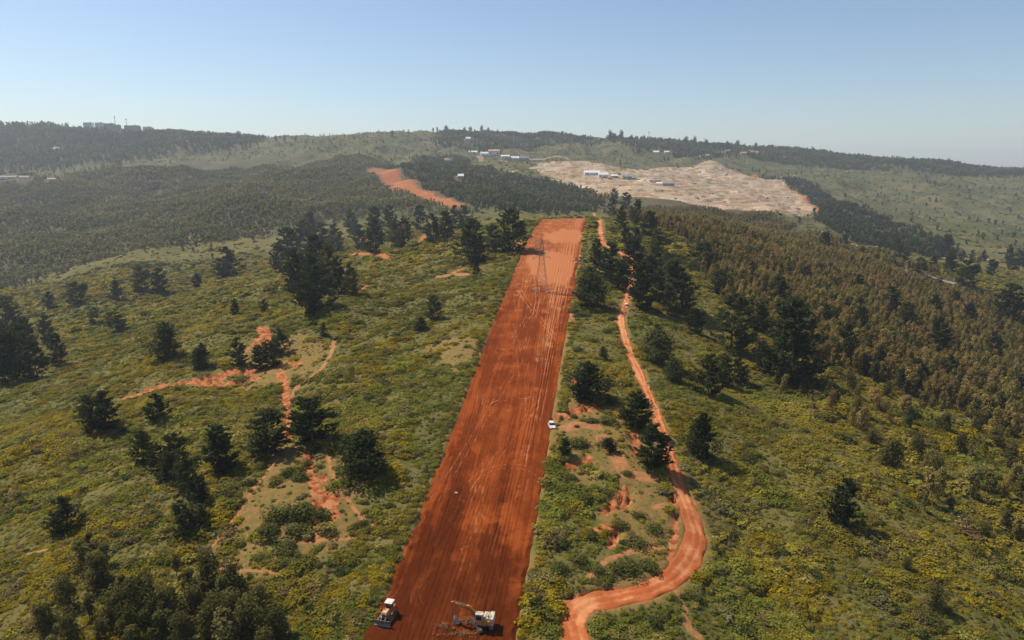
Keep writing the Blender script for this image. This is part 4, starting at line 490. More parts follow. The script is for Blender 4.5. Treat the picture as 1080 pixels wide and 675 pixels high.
def mat_ground():
    t = NT('hill_ground')
    n1 = t.noise(0.013, 4); n2 = t.noise(0.09, 4); n3 = t.noise(0.8, 4); n4 = t.noise(3.0, 2)
    c = t.mix(t.ramp(n1, .38, .62), (.085, .085, .020), (.135, .115, .03))
    c = t.mix(t.math('MULTIPLY', t.ramp(n2, .45, .65), .7), c, (.17, .125, .045))
    c = t.mix(t.math('MULTIPLY', t.ramp(n3, .5, .66), .7), c, (.045, .045, .012))
    c = t.mix(t.math('MULTIPLY', t.ramp(n4, .5, .7), .35), c, (.16, .125, .048))
    def mask(name, lo=.42, hi=.58, amp=.7, sc=.45):
        a = t.attr(name).outputs['Fac']
        v = t.math('ADD', a, t.math('MULTIPLY', t.math('SUBTRACT', t.noise(sc, 4, rough=.65), .5), amp))
        v = t.math('MULTIPLY', v, t.ramp(a, 0.02, 0.2))
        return t.ramp(v, lo, hi)
    wood = (.082, .07, .031)
    c = t.mix(mask('wood', sc=.05), c, wood)
    c = t.mix(mask('greenhill', sc=.01, amp=.4), c, t.mix(t.ramp(t.noise(.012, 6), .42, .6), (.076, .078, .028), (.118, .103, .040)))
    dry = t.mix(t.ramp(t.noise(.6, 4), .4, .62), (.26, .135, .046), (.15, .118, .032))
    c = t.mix(t.math('MULTIPLY', mask('dry', sc=.25), .72), c, dry)
    pale = t.mix(t.ramp(t.noise(.5, 4), .4, .6), (.37, .155, .06), (.27, .13, .05))
    c = t.mix(mask('path', lo=.3, hi=.5, sc=.5, amp=.5), c, pale)
    red = t.mix(t.ramp(t.noise(.55, 5), .4, .62), (.40, .16, .06), (.24, .06, .017))
    c = t.mix(mask('red', lo=.42, hi=.54, amp=1.5, sc=.22), c, red)
    q = t.mix(t.ramp(t.noise(.02, 6), .42, .6), (.38, .265, .17), (.27, .175, .10))
    q = t.mix(t.math('MULTIPLY', t.ramp(t.noise(.03, 7, rough=.7), .52, .6), .8), q, (.13, .12, .06))
    q = t.mix(t.math('MULTIPLY', t.ramp(t.noise(.05, 6, rough=.75), .54, .62), .8), q, (.52, .43, .33))
    c = t.mix(mask('quarry', lo=.4, hi=.6, amp=.4, sc=.03), c, q)
    c = t.mix(mask('road', lo=.3, hi=.5, amp=.3, sc=.05), c, (.40, .32, .26))
    h = t.math('ADD', n3, t.math('MULTIPLY', n4, .5))
    return t.done(c, .95, bump=h, bstr=.8, bdist=.35, spec=.1)

def mat_strip():
    t = NT('cleared_earth')
    pale = t.attr('pale').outputs['Fac']; dark = t.attr('dark').outputs['Fac']; streak = t.attr('streak').outputs['Fac']
    n = t.noise(.35, 5, rough=.65); f = t.noise(2.2, 4, rough=.7)
    c = t.mix(t.ramp(streak, .38, .62), (.128, .0245, .0043), (.24, .053, .0105))
    c = t.mix(t.math('MULTIPLY', t.ramp(n, .46, .64), .45), c, (.155, .031, .006))
    c = t.mix(t.math('MULTIPLY', t.ramp(f, .45, .7), .4), c, (.26, .066, .016))
    v = t.math('ADD', pale, t.math('MULTIPLY', t.math('SUBTRACT', f, .5), .6))
    c = t.mix(t.ramp(v, .25, .85), c, (.40, .145, .055))
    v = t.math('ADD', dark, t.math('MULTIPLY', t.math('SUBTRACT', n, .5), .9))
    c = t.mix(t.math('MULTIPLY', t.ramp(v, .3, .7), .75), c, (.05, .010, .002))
    return t.done(c, .95, bump=f, bstr=.8, bdist=.14, spec=.02)

def mat_track():
    t = NT('track_earth')
    a = t.attr('pale').outputs['Fac']; n = t.noise(.8, 5, rough=.65)
    c = t.mix(t.ramp(t.math('ADD', a, t.math('MULTIPLY', t.math('SUBTRACT', n, .5), 1.1)), .05, .8), (.36, .090, .026), (.54, .22, .09))
    return t.done(c, .95, bump=n, bstr=.6, bdist=.1, spec=.1)

def mat_leaf(name, instanced):
    t = NT(name)
    base = t.attr('tint', 'INSTANCER').outputs['Color'] if instanced else t.n('ShaderNodeObjectInfo').outputs['Color']
    lv = t.attr('leaf').outputs['Fac']
    v = t.n('ShaderNodeHueSaturation'); t.put(v.inputs['Color'], base)
    v.inputs['Saturation'].default_value = 1.0
    t.put(v.inputs['Value'], t.math('ADD', .55, t.math('MULTIPLY', lv, .9)))
    t.put(v.inputs['Hue'], t.math('ADD', .485, t.math('MULTIPLY', lv, .03)))
    d = t.n('ShaderNodeBsdfDiffuse'); tr = t.n('ShaderNodeBsdfTranslucent'); m = t.n('ShaderNodeMixShader')
    t.put(d.inputs['Color'], v.outputs[0]); t.put(tr.inputs['Color'], v.outputs[0]); m.inputs[0].default_value = .44
    t.t.links.new(d.outputs[0], m.inputs[1]); t.t.links.new(tr.outputs[0], m.inputs[2]); t.t.links.new(m.outputs[0], t.out.inputs['Surface'])
    return t.m
def plain(name, col, rough=.5, metal=0.0, var=.15, scale=1.5, spec=.3):
    t = NT(name); n = t.noise(scale, 4, rough=.6)
    c = t.mix(t.ramp(n, .35, .7), col, tuple(x * (1 - var) + (.25, .12, .06)[i] * var * .5 for i, x in enumerate(col)))
    return t.done(c, rough, metal, spec=spec)
M = {}
M['ground'] = mat_ground(); M['strip'] = mat_strip(); M['track'] = mat_track()
M['leaf_i'] = mat_leaf('foliage_cover', True); M['leaf'] = mat_leaf('foliage', False)
M['bark'] = plain('bark', (.13, .09, .06), .9, var=.4, scale=3)
M['bark_pale'] = plain('pale_bark', (.26, .21, .16), .9, var=.4, scale=3)
M['white'] = plain('white_paint', (.66, .63, .58), .45, var=.35)
M['cream'] = plain('machine_white', (.55, .46, .34), .8, var=.7, scale=1.2, spec=.1)
M['orange'] = plain('machine_orange', (.55, .19, .05), .85, var=.5, scale=1.2, spec=.08)
M['rubber'] = plain('rubber', (.03, .026, .024), .8, var=.3)
M['steel'] = plain('worn_steel', (.16, .15, .14), .5, .4, var=.4)
M['galv'] = plain('galvanised_steel', (.36, .34, .30), .55, .3)
M['mast'] = plain('weathered_steel', (.24, .16, .11), .8, 0.0)
M['glass'] = plain('dark_glass', (.02, .025, .03), .08, spec=.6)
M['lamp'] = plain('lamp_glass', (.7, .7, .65), .2)
M['wall'] = plain('pale_render', (.76, .73, .68), .85, scale=.2)
M['tan'] = plain('tan_render', (.52, .34, .20), .85, scale=.2)
M['olive'] = plain('olive_render', (.36, .33, .25), .85, scale=.2)
M['roof'] = plain('white_sheet_roof', (.62, .63, .64), .5, scale=.15)
M['roofgrey'] = plain('grey_sheet_roof', (.20, .21, .22), .6, scale=.15)
M['rooftile'] = plain('clay_tile_roof', (.34, .17, .10), .8, scale=.2)
M['rock'] = plain('pale_rock', (.42, .36, .30), .9, var=.5)
M['brush'] = plain('dead_brush', (.24, .13, .06), .9, var=.5)
M['clod'] = plain('earth_clod', (.30, .09, .03), .95, var=.4)

# ======================= mesh helpers =======================
def tag(o, label=None, cat=None, group=None, kind=None):
    for k, v in (('label', label), ('category', cat), ('group', group), ('kind', kind)):
        if v: o[k] = v
    return o
def link(name, me, parent=None, loc=None, rz=None):
    o = bpy.data.objects.new(name, me); COL.objects.link(o)
    if parent is not None: o.parent = parent
    if loc is not None: o.location = loc
    if rz is not None: o.rotation_euler = (0, 0, rz)
    return o
def np_mesh(name, V, Fq, mat, attrs=None, shade_smooth=False):
    """V (n,3); Fq (m,3|4) int array; attrs: {name: per-vertex floats}"""
    me = bpy.data.meshes.new(name); V = np.asarray(V, np.float32); Fq = np.asarray(Fq, np.int32); k = Fq.shape[1]
    me.vertices.add(len(V)); me.vertices.foreach_set('co', V.ravel())
    me.loops.add(Fq.size); me.loops.foreach_set('vertex_index', Fq.ravel())
    me.polygons.add(len(Fq)); me.polygons.foreach_set('loop_start', np.arange(0, Fq.size, k, dtype=np.int32))
    me.polygons.foreach_set('loop_total', np.full(len(Fq), k, np.int32))
    if shade_smooth: me.polygons.foreach_set('use_smooth', np.ones(len(Fq), bool))
    for a, v in (attrs or {}).items():
        at = me.attributes.new(a, 'FLOAT', 'POINT'); at.data.foreach_set('value', np.asarray(v, np.float32))
    me.materials.append(mat); me.update(calc_edges=True); return me
def grid_faces(nr, nc):
    i = np.arange(nr - 1)[:, None] * nc + np.arange(nc - 1)[None, :]
    return np.stack([i, i + 1, i + nc + 1, i + nc], -1).reshape(-1, 4)
class MB:
    def __init__(s): s.v = []; s.f = []
    def add(s, V, Fs):
        b = len(s.v); s.v += [tuple(p) for p in V]; s.f += [tuple(b + i for i in f) for f in Fs]; return s
    def box(s, c, d, R=None, taper=(1, 1), shift=(0, 0)):
        x, y, z = d[0] / 2, d[1] / 2, d[2] / 2; P = []
        for sz in (-1, 1):
            k = (1, 1) if sz < 0 else taper; sh = (0, 0) if sz < 0 else shift
            for sx, sy in ((-1, -1), (1, -1), (1, 1), (-1, 1)): P.append(Vector((sx * x * k[0] + sh[0], sy * y * k[1] + sh[1], sz * z)))
        if R is not None: P = [R @ p for p in P]
        return s.add([p + Vector(c) for p in P], [(3, 2, 1, 0), (4, 5, 6, 7), (0, 1, 5, 4), (1, 2, 6, 5), (2, 3, 7, 6), (3, 0, 4, 7)])
    def tube(s, a, b, r0, r1=None, n=6):
        a = Vector(a); b = Vector(b); r1 = r0 if r1 is None else r1; d = (b - a).normalized()
        u = d.orthogonal().normalized(); w = d.cross(u); P = []
        for c, r in ((a, r0), (b, r1)):
            for k in range(n): P.append(c + (u * math.cos(2 * math.pi * k / n) + w * math.sin(2 * math.pi * k / n)) * r)
        Fs = [(k, (k + 1) % n, n + (k + 1) % n, n + k) for k in range(n)] + [tuple(range(n - 1, -1, -1)), tuple(range(n, 2 * n))]
        return s.add(P, Fs)
    def prism(s, prof, x0, x1):
        """profile in (y, z), extruded along x"""
        n = len(prof); P = [(x0, y, z) for y, z in prof] + [(x1, y, z) for y, z in prof]
        return s.add(P, [tuple(range(n)), tuple(range(2 * n - 1, n - 1, -1))] + [(k, n + k, n + (k + 1) % n, (k + 1) % n) for k in range(n)])
    def mesh(s, name, mat, bevel=0):
        me = bpy.data.meshes.new(name); me.from_pydata([tuple(p) for p in s.v], [], s.f); me.materials.append(mat)
        bm = bmesh.new(); bm.from_mesh(me); bmesh.ops.recalc_face_normals(bm, faces=bm.faces)
        if bevel: bmesh.ops.bevel(bm, geom=list(bm.edges), offset=bevel, segments=2, affect='EDGES', profile=.6)
        bm.to_mesh(me); bm.free(); me.update(); return me
    def build(s, name, mat, parent=None, bevel=0, loc=None, rz=None): return link(name, s.mesh(name, mat, bevel), parent, loc, rz)

# ======================= the ground sheet =======================
def fan():
    ys = [40.0]
    while ys[-1] < 12800: ys.append(ys[-1] + max(.62, .0052 * ys[-1]))
    ys = np.array(ys); t = np.linspace(-1, 1, 621); t = np.sign(t) * (np.abs(t) * .62 + .5 * np.abs(t) ** 3)
    Y = np.repeat(ys[:, None], len(t), 1); X = t[None, :] * (Y + 55)
    return X, Y
GX, GY = fan()
def build_ground():
    X, Y = GX.ravel(), GY.ravel()
    Z = height(X, Y)
    so = strip_out(X, Y); Z = Z - 1.1 * smooth(.2, -1.6, so)
    td = track_dist(X, Y); tw = track_w(Y) / 2; Z = Z - .6 * smooth(tw + .1, tw - .9, td)
    red = bare_mask(X, Y, ('red',)); path = bare_mask(X, Y, ('path',))
    # eroded gullies: cut where red soil shows
    near = smooth(500, 300, Y)
    Z = Z - near * red * (.25 + 1.5 * smooth(.52, .62, fbm(X / 3.2, Y / 3.2, 77, 3)))
    att = {'red': red, 'path': path, 'quarry': np.maximum(bare_mask(X, Y, ('quarry',)), soft_poly(X, Y, POLYS['quarry'], 40)), 'road': bare_mask(X, Y, ('road',))}
    dry = np.zeros(X.shape)
    for k, s in (('dry_left', 10), ('dry_middle', 8), ('dry_verge', 6), ('dry_slope', 14)): dry = np.maximum(dry, soft_poly(X, Y, POLYS[k], s))
    sfr = strip_out(X, Y); att['dry'] = np.maximum(dry, .85 * smooth(4.5, .8, sfr + (X < 20) * 0) * (fbm(X / 5, Y / 5, 12, 3) > .4)); att['dry'] = np.maximum(att['dry'], .95 * smooth(tw + 2.6, tw + .4, td))
    wood = np.zeros(X.shape)
    for k, s in (('wood_right', 20), ('forest_left', 40), ('far_left_hill', 80), ('far_centre_hill', 60), ('far_right_ridge', 60), ('hillside_middle', 40), ('quarry_rim_wood', 30)): wood = np.maximum(wood, soft_poly(X, Y, POLYS[k], s))
    att['wood'] = wood
    att['greenhill'] = smooth(900, 1300, Y) * (1 - wood)
    # terraces and cut faces in the quarry
    q = att['quarry']; qm = smooth(.3, .7, q) * smooth(1300, 1420, Y); zz = Z + (fbm(X / 90, Y / 60, 5, 5) - .5) * 11; st = zz / 5.5; fr = st - np.floor(st); Z = Z + qm * ((np.floor(st) + smooth(.72, 1, fr)) * 5.5 - Z + 2)
    me = np_mesh('ground', np.stack([X, Y, Z], -1), grid_faces(*GX.shape), M['ground'], att, True)
    return tag(link('ground', me), kind='structure')
build_ground()

# ======================= the cleared strip and the dirt track =======================
rng = np.random.default_rng(7)
def build_strip():
    ys = [45.0]
    while ys[-1] < 612: ys.append(ys[-1] + max(.3, .0026 * ys[-1]))
    ys = np.array(ys); n = 161; t = np.linspace(0, 1, n)
    l, r = strip_edges(ys); q = np.zeros(len(ys))
    ln = (fbm(ys / 9, q, 31, 3) - .5) * 4.2 + (vnoise(ys / 1.3, q, 33) - .5) * .8; rn = (fbm(ys / 12, q, 32, 3) - .5) * 3.4 + (vnoise(ys / 1.3, q, 34) - .5) * .6
    X = l[:, None] + (r - l)[:, None] * t[None, :] + ln[:, None] * smooth(.10, 0, t)[None, :] + rn[:, None] * smooth(.90, 1, t)[None, :]; Y = np.repeat(ys[:, None], n, 1); W = (r - l)[:, None]; U = t[None, :] * W
    Z = table_z(X.ravel(), Y.ravel()).reshape(X.shape) - .35
    Uw = U + .5 * np.sin(Y / 37) + .5 * (fbm(X / 20, Y / 30, 40, 2) - .5)
    streak = .36 * fbm(Uw / 2.6, Y / 60, 41, 3) + .17 * fbm(Uw / .7, Y / 18, 42, 2) + .47 * fbm(X / 5, Y / 8, 45, 4)
    Z += (fbm(Uw / 1.2, Y / 20, 43, 3) - .5) * .09 + (fbm(X / 1.1, Y / 1.1, 44, 3) - .5) * .3
    pale = np.zeros(X.shape)
    for k in range(64):                                     # wheel and crawler tracks of the machines
        c0 = rng.uniform(.18, .95) if k % 3 else rng.uniform(.62, .9); a = rng.uniform(.005, .05) * (4 if k % 4 == 0 else 1); lam = rng.uniform(35, 140); ph = rng.uniform(0, 6.28)
        s0 = rng.uniform(60, 420); s1 = s0 + rng.uniform(40, 260); hw = rng.uniform(.14, .3); st = rng.uniform(.06, .32)
        c = np.clip(c0 + a * np.sin(Y / lam + ph) , .04, .96) * W
        on = smooth(s0, s0 + 12, Y) * smooth(s1, s1 - 12, Y)
        for off in (-.95, .95):
            d = np.abs(U - c - off); pale += on * smooth(hw, hw * .3, d) * st * (.2 + 1.1 * fbm(U / 4, Y / 14, 60 + k, 3)) ; Z -= on * .045 * smooth(.4, .15, d); Z += on * .05 * smooth(.25, .05, np.abs(d - .5))
    for k in range(18):                                     # sweeping turns and crossing passes
        if k < 10:
            m = rng.uniform(.06, .3) * rng.choice([-1, 1]); y0 = rng.uniform(125, 420); c = rng.uniform(.25, .75) * W + m * (Y - y0) + .0009 * rng.uniform(-1, 1) * (Y - y0) ** 2; d = np.abs(np.abs(U - c) - .95) / math.hypot(1, m); on = smooth(60, 45, np.abs(Y - y0))
        else:
            r0 = rng.uniform(5, 13); x0 = rng.uniform(.25, .8); y0 = rng.uniform(120, 330); dx = U - x0 * W; dy = Y - y0; an = np.arctan2(dy, dx) + rng.uniform(0, 6.28); d = np.abs(np.abs(np.hypot(dx, dy) - r0) - .95); on = smooth(-.1, .4, np.sin(an)) * 1.0
        pale += on * smooth(.3, .08, d) * rng.uniform(.2, .6) * (.2 + 1.1 * fbm(X / 5, Y / 5, 160 + k, 3)); Z -= on * .05 * smooth(.4, .1, d)
    # the haul lane on the right, dusty patches up the slope, damp dark patch by the machines
    lane = smooth(.16, .04, np.abs(t[None, :] - .80 - .05 * np.sin(Y / 70))) * smooth(150, 260, Y)
    pale += .3 * lane * smooth(.36, .7, fbm(Uw / .55, Y / 40, 46, 3))
    sp = SPOTS['pale']; pale += 1.0 * smooth(1.25, .5, np.hypot((X - sp[0] + 2) / 14, (Y - sp[1] - 5) / 42) + (fbm(X / 6, Y / 12, 47, 3) - .5) * .7)
    sp = SPOTS['pale2']; pale += .7 * smooth(1.2, .6, np.hypot((X - sp[0] + 3) / 17, (Y - sp[1] + 10) / 22) + (fbm(X / 5, Y / 9, 48, 3) - .5) * .8)
    pale += .48 * smooth(220, 460, Y) + .22 * smooth(.6, .75, fbm(X / 4, Y / 4, 49, 3))
    pale -= .35 * smooth(.9, .97, t[None, :]) * smooth(230, 300, Y)
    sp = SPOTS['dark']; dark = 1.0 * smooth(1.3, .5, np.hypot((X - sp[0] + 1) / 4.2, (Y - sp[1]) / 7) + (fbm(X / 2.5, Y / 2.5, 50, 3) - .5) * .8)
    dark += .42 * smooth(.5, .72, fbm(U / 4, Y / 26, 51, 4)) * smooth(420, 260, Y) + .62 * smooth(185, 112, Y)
    # loose windrows along both edges
    e = np.minimum(t, 1 - t)[None, :] * W
    Z += .45 * smooth(2.6, 1.0, e) * smooth(.0, .8, e) * fbm(X / 2.2, Y / 2.2, 52, 3)
    V = np.stack([X, Y, Z], -1)
    el = V[:, :1].copy(); el[:, :, 0] -= .7; el[:, :, 2] -= .75; er = V[:, -1:].copy(); er[:, :, 0] += .7; er[:, :, 2] -= .75
    V = np.concatenate([el, V, er], 1); ex = lambda A: np.concatenate([A[:, :1], A, A[:, -1:]], 1).ravel()
    me = np_mesh('cleared_strip', V.reshape(-1, 3), grid_faces(len(ys), n + 2), M['strip'], {'streak': ex(streak), 'pale': ex(np.clip(pale, 0, 1.3)), 'dark': ex(np.clip(dark, 0, 1))}, True)
    return tag(link('cleared_strip', me), kind='structure')
build_strip()
def strip_z(x, y): return float(table_z(np.array([x]), np.array([y]))[0]) - .35

def build_track():
    P = catmull(TRACK, 40); d = np.hypot(*np.diff(P, axis=0).T); s = np.concatenate([[0], np.cumsum(d)]); k = int(s[-1] / .5)
    ss = np.linspace(0, s[-1], k); cx = np.interp(ss, s, P[:, 0]); cy = np.interp(ss, s, P[:, 1])
    tx = np.gradient(cx); ty = np.gradient(cy); tx = np.convolve(tx, np.ones(9) / 9, 'same'); ty = np.convolve(ty, np.ones(9) / 9, 'same'); L = np.hypot(tx, ty); nx, ny = ty / L, -tx / L
    w = track_w(cy); q = np.zeros(k); wl = w / 2 + (fbm(ss / 4, q, 61, 3) - .5) * 2.0; wr = w / 2 + (fbm(ss / 4, q, 62, 3) - .5) * 2.0
    n = 15; t = np.linspace(-1, 1, n); off = np.where(t[None, :] < 0, wl[:, None], wr[:, None]) * t[None, :]
    X = cx[:, None] + nx[:, None] * off; Y = cy[:, None] + ny[:, None] * off
    Z = height(X.ravel(), Y.ravel()).reshape(X.shape) - .05 + (fbm(X / 1.2, Y / 1.2, 63, 3) - .5) * .25 - .12 * smooth(.35, .1, np.abs(np.abs(off) - .85))
    Z[:, 0] -= .5; Z[:, -1] -= .5
    pale = .4 + .25 * smooth(.6, .1, np.abs(np.abs(off) - .85)) + 1.3 * (fbm(X / 5, Y / 5, 64, 3) - .5) - .5 * smooth(.6, 1, np.abs(t))[None, :]
    me = np_mesh('dirt_track', np.stack([X, Y, Z], -1).reshape(-1, 3), grid_faces(k, n), M['track'], {'pale': pale.ravel()}, True)
    return tag(link('dirt_track', me), kind='structure')
build_track()

# ======================= plants =======================
def leaves(C, N, size, g, aspect=.55, bend=.5, clump=None):
    """diamond leaf faces at C, roughly facing N (jittered), of the given sizes -> verts, faces, leaf value"""
    n = len(C); Nn = N + g.normal(0, bend, (n, 3)); Nn /= np.linalg.norm(Nn, axis=1, keepdims=True) + 1e-9
    a = np.cross(Nn, g.normal(0, 1, (n, 3))); a /= np.linalg.norm(a, axis=1, keepdims=True) + 1e-9; b = np.cross(Nn, a)
    s = (size * g.uniform(.6, 1.4, n))[:, None]; k = aspect * g.uniform(.7, 1.3, n)[:, None]
    V = np.stack([C - a * s, C - b * s * k, C + a * s, C + b * s * k], 1).reshape(-1, 3)
    lv = np.repeat((clump if clump is not None else .5) * .5 + g.uniform(0, .5, n), 4)
    return V, np.arange(4 * n).reshape(-1, 4), lv
def spikes(C, D, length, width, g):
    """thin needle-tuft triangles from C along D"""
    n = len(C); D = D / (np.linalg.norm(D, axis=1, keepdims=True) + 1e-9); a = np.cross(D, g.normal(0, 1, (n, 3))); a /= np.linalg.norm(a, axis=1, keepdims=True) + 1e-9
    L = (length * g.uniform(.6, 1.3, n))[:, None]; w = (width * g.uniform(.7, 1.3, n))[:, None]
    V = np.stack([C - a * w, C + D * L * .55 - a * w * .8, C + D * L, C + a * w], 1).reshape(-1, 3)
    return V, np.arange(4 * n).reshape(-1, 4), np.repeat(g.uniform(0, 1, n), 4)
def join(parts):
    V = []; Fq = []; L = []; b = 0
    for v, f, l in parts: V.append(v); Fq.append(f + b); L.append(l); b += len(v)
    return np.concatenate(V), np.concatenate(Fq), np.concatenate(L)
def blob_pts(n, g, r=(1, 1, 1), c=(0, 0, 0), shell=.65):
    d = g.normal(0, 1, (n, 3)); d /= np.linalg.norm(d, axis=1, keepdims=True)
    rad = (shell + (1 - shell) * g.random(n) ** .5)[:, None]; return np.array(c) + d * rad * np.array(r), d
def pine_crown(seed, wide=1.0, n_wh=15):
    g = np.random.default_rng(seed); parts = []; lean = g.normal(0, .02, 2); pw = g.uniform(.28, .52)
    for w in range(n_wh):
        z = .05 + .91 * (w / (n_wh - 1)) ** .95; f = (z - .05) / .91
        R = wide * .29 * (1 - f) ** pw * (1 - .3 * max(0, .12 - f) / .12) * g.uniform(.88, 1.12); R = max(R, .03)
        for k in range(g.integers(4, 7)):
            if g.random() < .10: continue
            az = g.uniform(0, 2 * np.pi); L = R * g.uniform(.62, 1.22); up = .5 + .6 * f + g.normal(0, .15)
            dirv = np.array([np.cos(az), np.sin(az), 0.]); m = int(7 + 15 * L / .27); s = g.uniform(.18, 1, m) ** .8
            sag = -.18 * L * s * (1 - s) * 4
            C = np.array([lean[0] * f, lean[1] * f, z]) + dirv * (L * s)[:, None] + np.array([0, 0, 1]) * (up * L * s * .5 + sag * .5 + g.normal(0, .008, m))[:, None]
            side = np.array([-np.sin(az), np.cos(az), 0.]); C += side * (g.normal(0, .22, m) * L * (.4 + .6 * (1 - s)))[:, None]
            D = dirv * .7 + np.array([0, 0, .85]) + g.normal(0, .55, (m, 3))
            parts.append(spikes(np.repeat(C, 3, 0), np.repeat(D, 3, 0) + g.normal(0, .5, (3 * m, 3)), .052, .0125, g))
            parts.append(leaves(C, np.array([0, 0, 1.]) + g.normal(0, .4, (m, 3)), .026, g, .6, .5, g.random()))
    top = np.array([[lean[0], lean[1], .95]]); parts.append(spikes(np.repeat(top, 8, 0), np.array([0, 0, 1.]) + g.normal(0, .35, (8, 3)), .06, .012, g))
    return join(parts)
def lobed_crown(seed, n, lobes, size, z0, z1, rx, squash=1.0, bend=.6):
    """leafy crown of several uneven lobes around a centre line from z0 to z1"""
    g = np.random.default_rng(seed); parts = []
    for k in range(lobes):
        f = (k + g.random()) / lobes; z = z0 + (z1 - z0) * f; off = rx * (.62 * np.sin(np.pi * (.18 + .8 * f)) ** .7) * g.uniform(.25, 1)
        az = g.uniform(0, 6.28); r = rx * g.uniform(.34, .68) * (1 - .15 * f)
        C, d = blob_pts(n // lobes, g, (r, r, r * squash), (off * np.cos(az), off * np.sin(az), z), .5)
        parts.append(leaves(C, d * .8 + np.array([-.15, 0, .55]), size, g, .6, bend * .7, g.random()))
    return join(parts)
def shrub_mound(seed, n, size, lumps=4, flat=.75):
    g = np.random.default_rng(seed); parts = []
    for k in range(lumps):
        az = g.uniform(0, 6.28); o = g.uniform(.0, .3); r = g.uniform(.26, .42)
        C, d = blob_pts(n // lumps, g, (r, r, r * flat * g.uniform(.8, 1.3)), (o * np.cos(az), o * np.sin(az), .16), .55)
        k_ = C[:, 2] > -.02; C = C[k_]; d = d[k_]
        parts.append(leaves(C, d * .7 + np.array([0, 0, .6]), size, g, .65, .4, g.random()))
    return join(parts)
def proto(name, data, mat):
    V, Fq, L = data; return np_mesh(name, V, Fq, mat, {'leaf': L})

PINES = [proto('pine_crown', pine_crown(100 + k, 1.0 + .2 * (k % 3 == 2), 14 + k % 4), M['leaf']) for k in range(7)]
LEAFY = [proto('leafy_crown', lobed_crown(200 + k, 1900, 10 + 2 * k, .028, .16, .88, .40, 1.1, .9), M['leaf']) for k in range(5)]
SLIM = [proto('slim_crown', lobed_crown(300 + k, 900, 6 + k, .032, .30, .86, .22 + .02 * k, 1.0 + .1 * k), M['leaf']) for k in range(6)]
BUSH = [proto('bush_foliage', shrub_mound(400 + k, 900, .042, 8), M['leaf']) for k in range(6)]
def trunk_mesh(seed, r, h, limbs, mat):
    g = np.random.default_rng(seed); b = MB(); p = Vector((0, 0, -.03)); n = 5
    for k in range(n):
        q = Vector((g.normal(0, .008), g.normal(0, .008), -.03 + (h + .03) * (k + 1) / n)); b.tube(p, q, r * (1 - .8 * k / n), r * (1 - .8 * (k + 1) / n), 6); p = q
    for k in range(limbs):
        z = h * g.uniform(.3, .9); az = g.uniform(0, 6.28); L = .16 * (1.1 - z)
        b.tube((0, 0, z), (L * math.cos(az), L * math.sin(az), z + L * .6), r * .35, r * .1, 4)
    return b.mesh('trunk', mat)
ROUND = [proto('round_crown', join([lobed_crown(250 + k, 2600, 16, .022, .10, .84, .42, .8, .9), pine_crown(260 + k, .95, 12)]), M['leaf']) for k in range(3)]
TR_PINE = [trunk_mesh(k, .016, .94, 9, M['bark']) for k in range(3)]
TR_LEAF = [trunk_mesh(10 + k, .02, .75, 8, M['bark']) for k in range(3)]
TR_SLIM = [trunk_mesh(20 + k, .013, .85, 7, M['bark_pale']) for k in range(3)]
STEM = [trunk_mesh(30 + k, .03, .3, 5, M['bark']) for k in range(2)]
R = random.Random(5)
def col_mix(a, b, t): return tuple(a[i] * (1 - t) + b[i] * t for i in range(3))
def plant(name, crown, trunk, x, y, h, w, label, cat, group, tint, cname='crown', tname='trunk'):
    z = hz(x, y); e = link(name, None, loc=(x, y, z - .15)); e.empty_display_size = .5
    e.rotation_euler = (R.gauss(0, .02), R.gauss(0, .02), R.uniform(0, 6.28)); e.scale = (h * w, h * w, h)
    c = link(cname, crown, e); c.color = (*tint, 1); link(tname, trunk, e)
    return tag(e, label, cat, group)
GROUP = {}
for t in TREES: GROUP[t[5]] = GROUP.get(t[5], 0) + 1
for x, y, h, form, w, label in TREES:
    grp = ('trees: ' + label) if GROUP[label] > 1 else None
    if grp: grp = {'pine': 'conifers: ', 'leafy': 'leafy trees: ', 'bush': 'bushes: ', 'sky': 'skyline trees: '}[form] + label.split(' in ')[-1].split(' on ')[-1][:40]
    rnd = form == 'pine' and ('round' in label or 'broad' in label)
    if form == 'pine':
        w *= .92 if rnd else 1.12 if not grp else 1.0
        w *= .92 if ('grove' in label or 'row along' in label or 'left edge' in label) and grp else 1.0
        tint = col_mix((.040, .054, .020), (.10, .108, .036), R.random() ** 1.4); plant('pine_tree', R.choice(ROUND if rnd else PINES), R.choice(TR_PINE), x, y, h * (.88 if grp and 'dense grove' in label else 1), w * R.uniform(1.0, 1.5), label, 'tree', grp, tint)
    elif form == 'sky':
        plant('far_tree', R.choice(LEAFY[:3] + SLIM[3:]), R.choice(TR_LEAF), x, y, h * 1.15, R.uniform(.8, 1.3), label, 'tree', grp, (.075, .08, .032))
    elif form == 'leafy':
        tint = col_mix((.095, .088, .026), (.145, .125, .04), R.random()); plant('leafy_tree', R.choice(LEAFY + SLIM), R.choice(TR_LEAF), x, y, h * R.uniform(.9, 1.25), w * R.uniform(.95, 1.3), label, 'tree', grp, tint)
    else:
        tint = col_mix((.10, .105, .028), (.17, .16, .042), R.random()); plant('bush', R.choice(BUSH), R.choice(STEM), x, y, h * 1.25, 1.2, label, 'bush', grp, tint, 'foliage', 'stem')

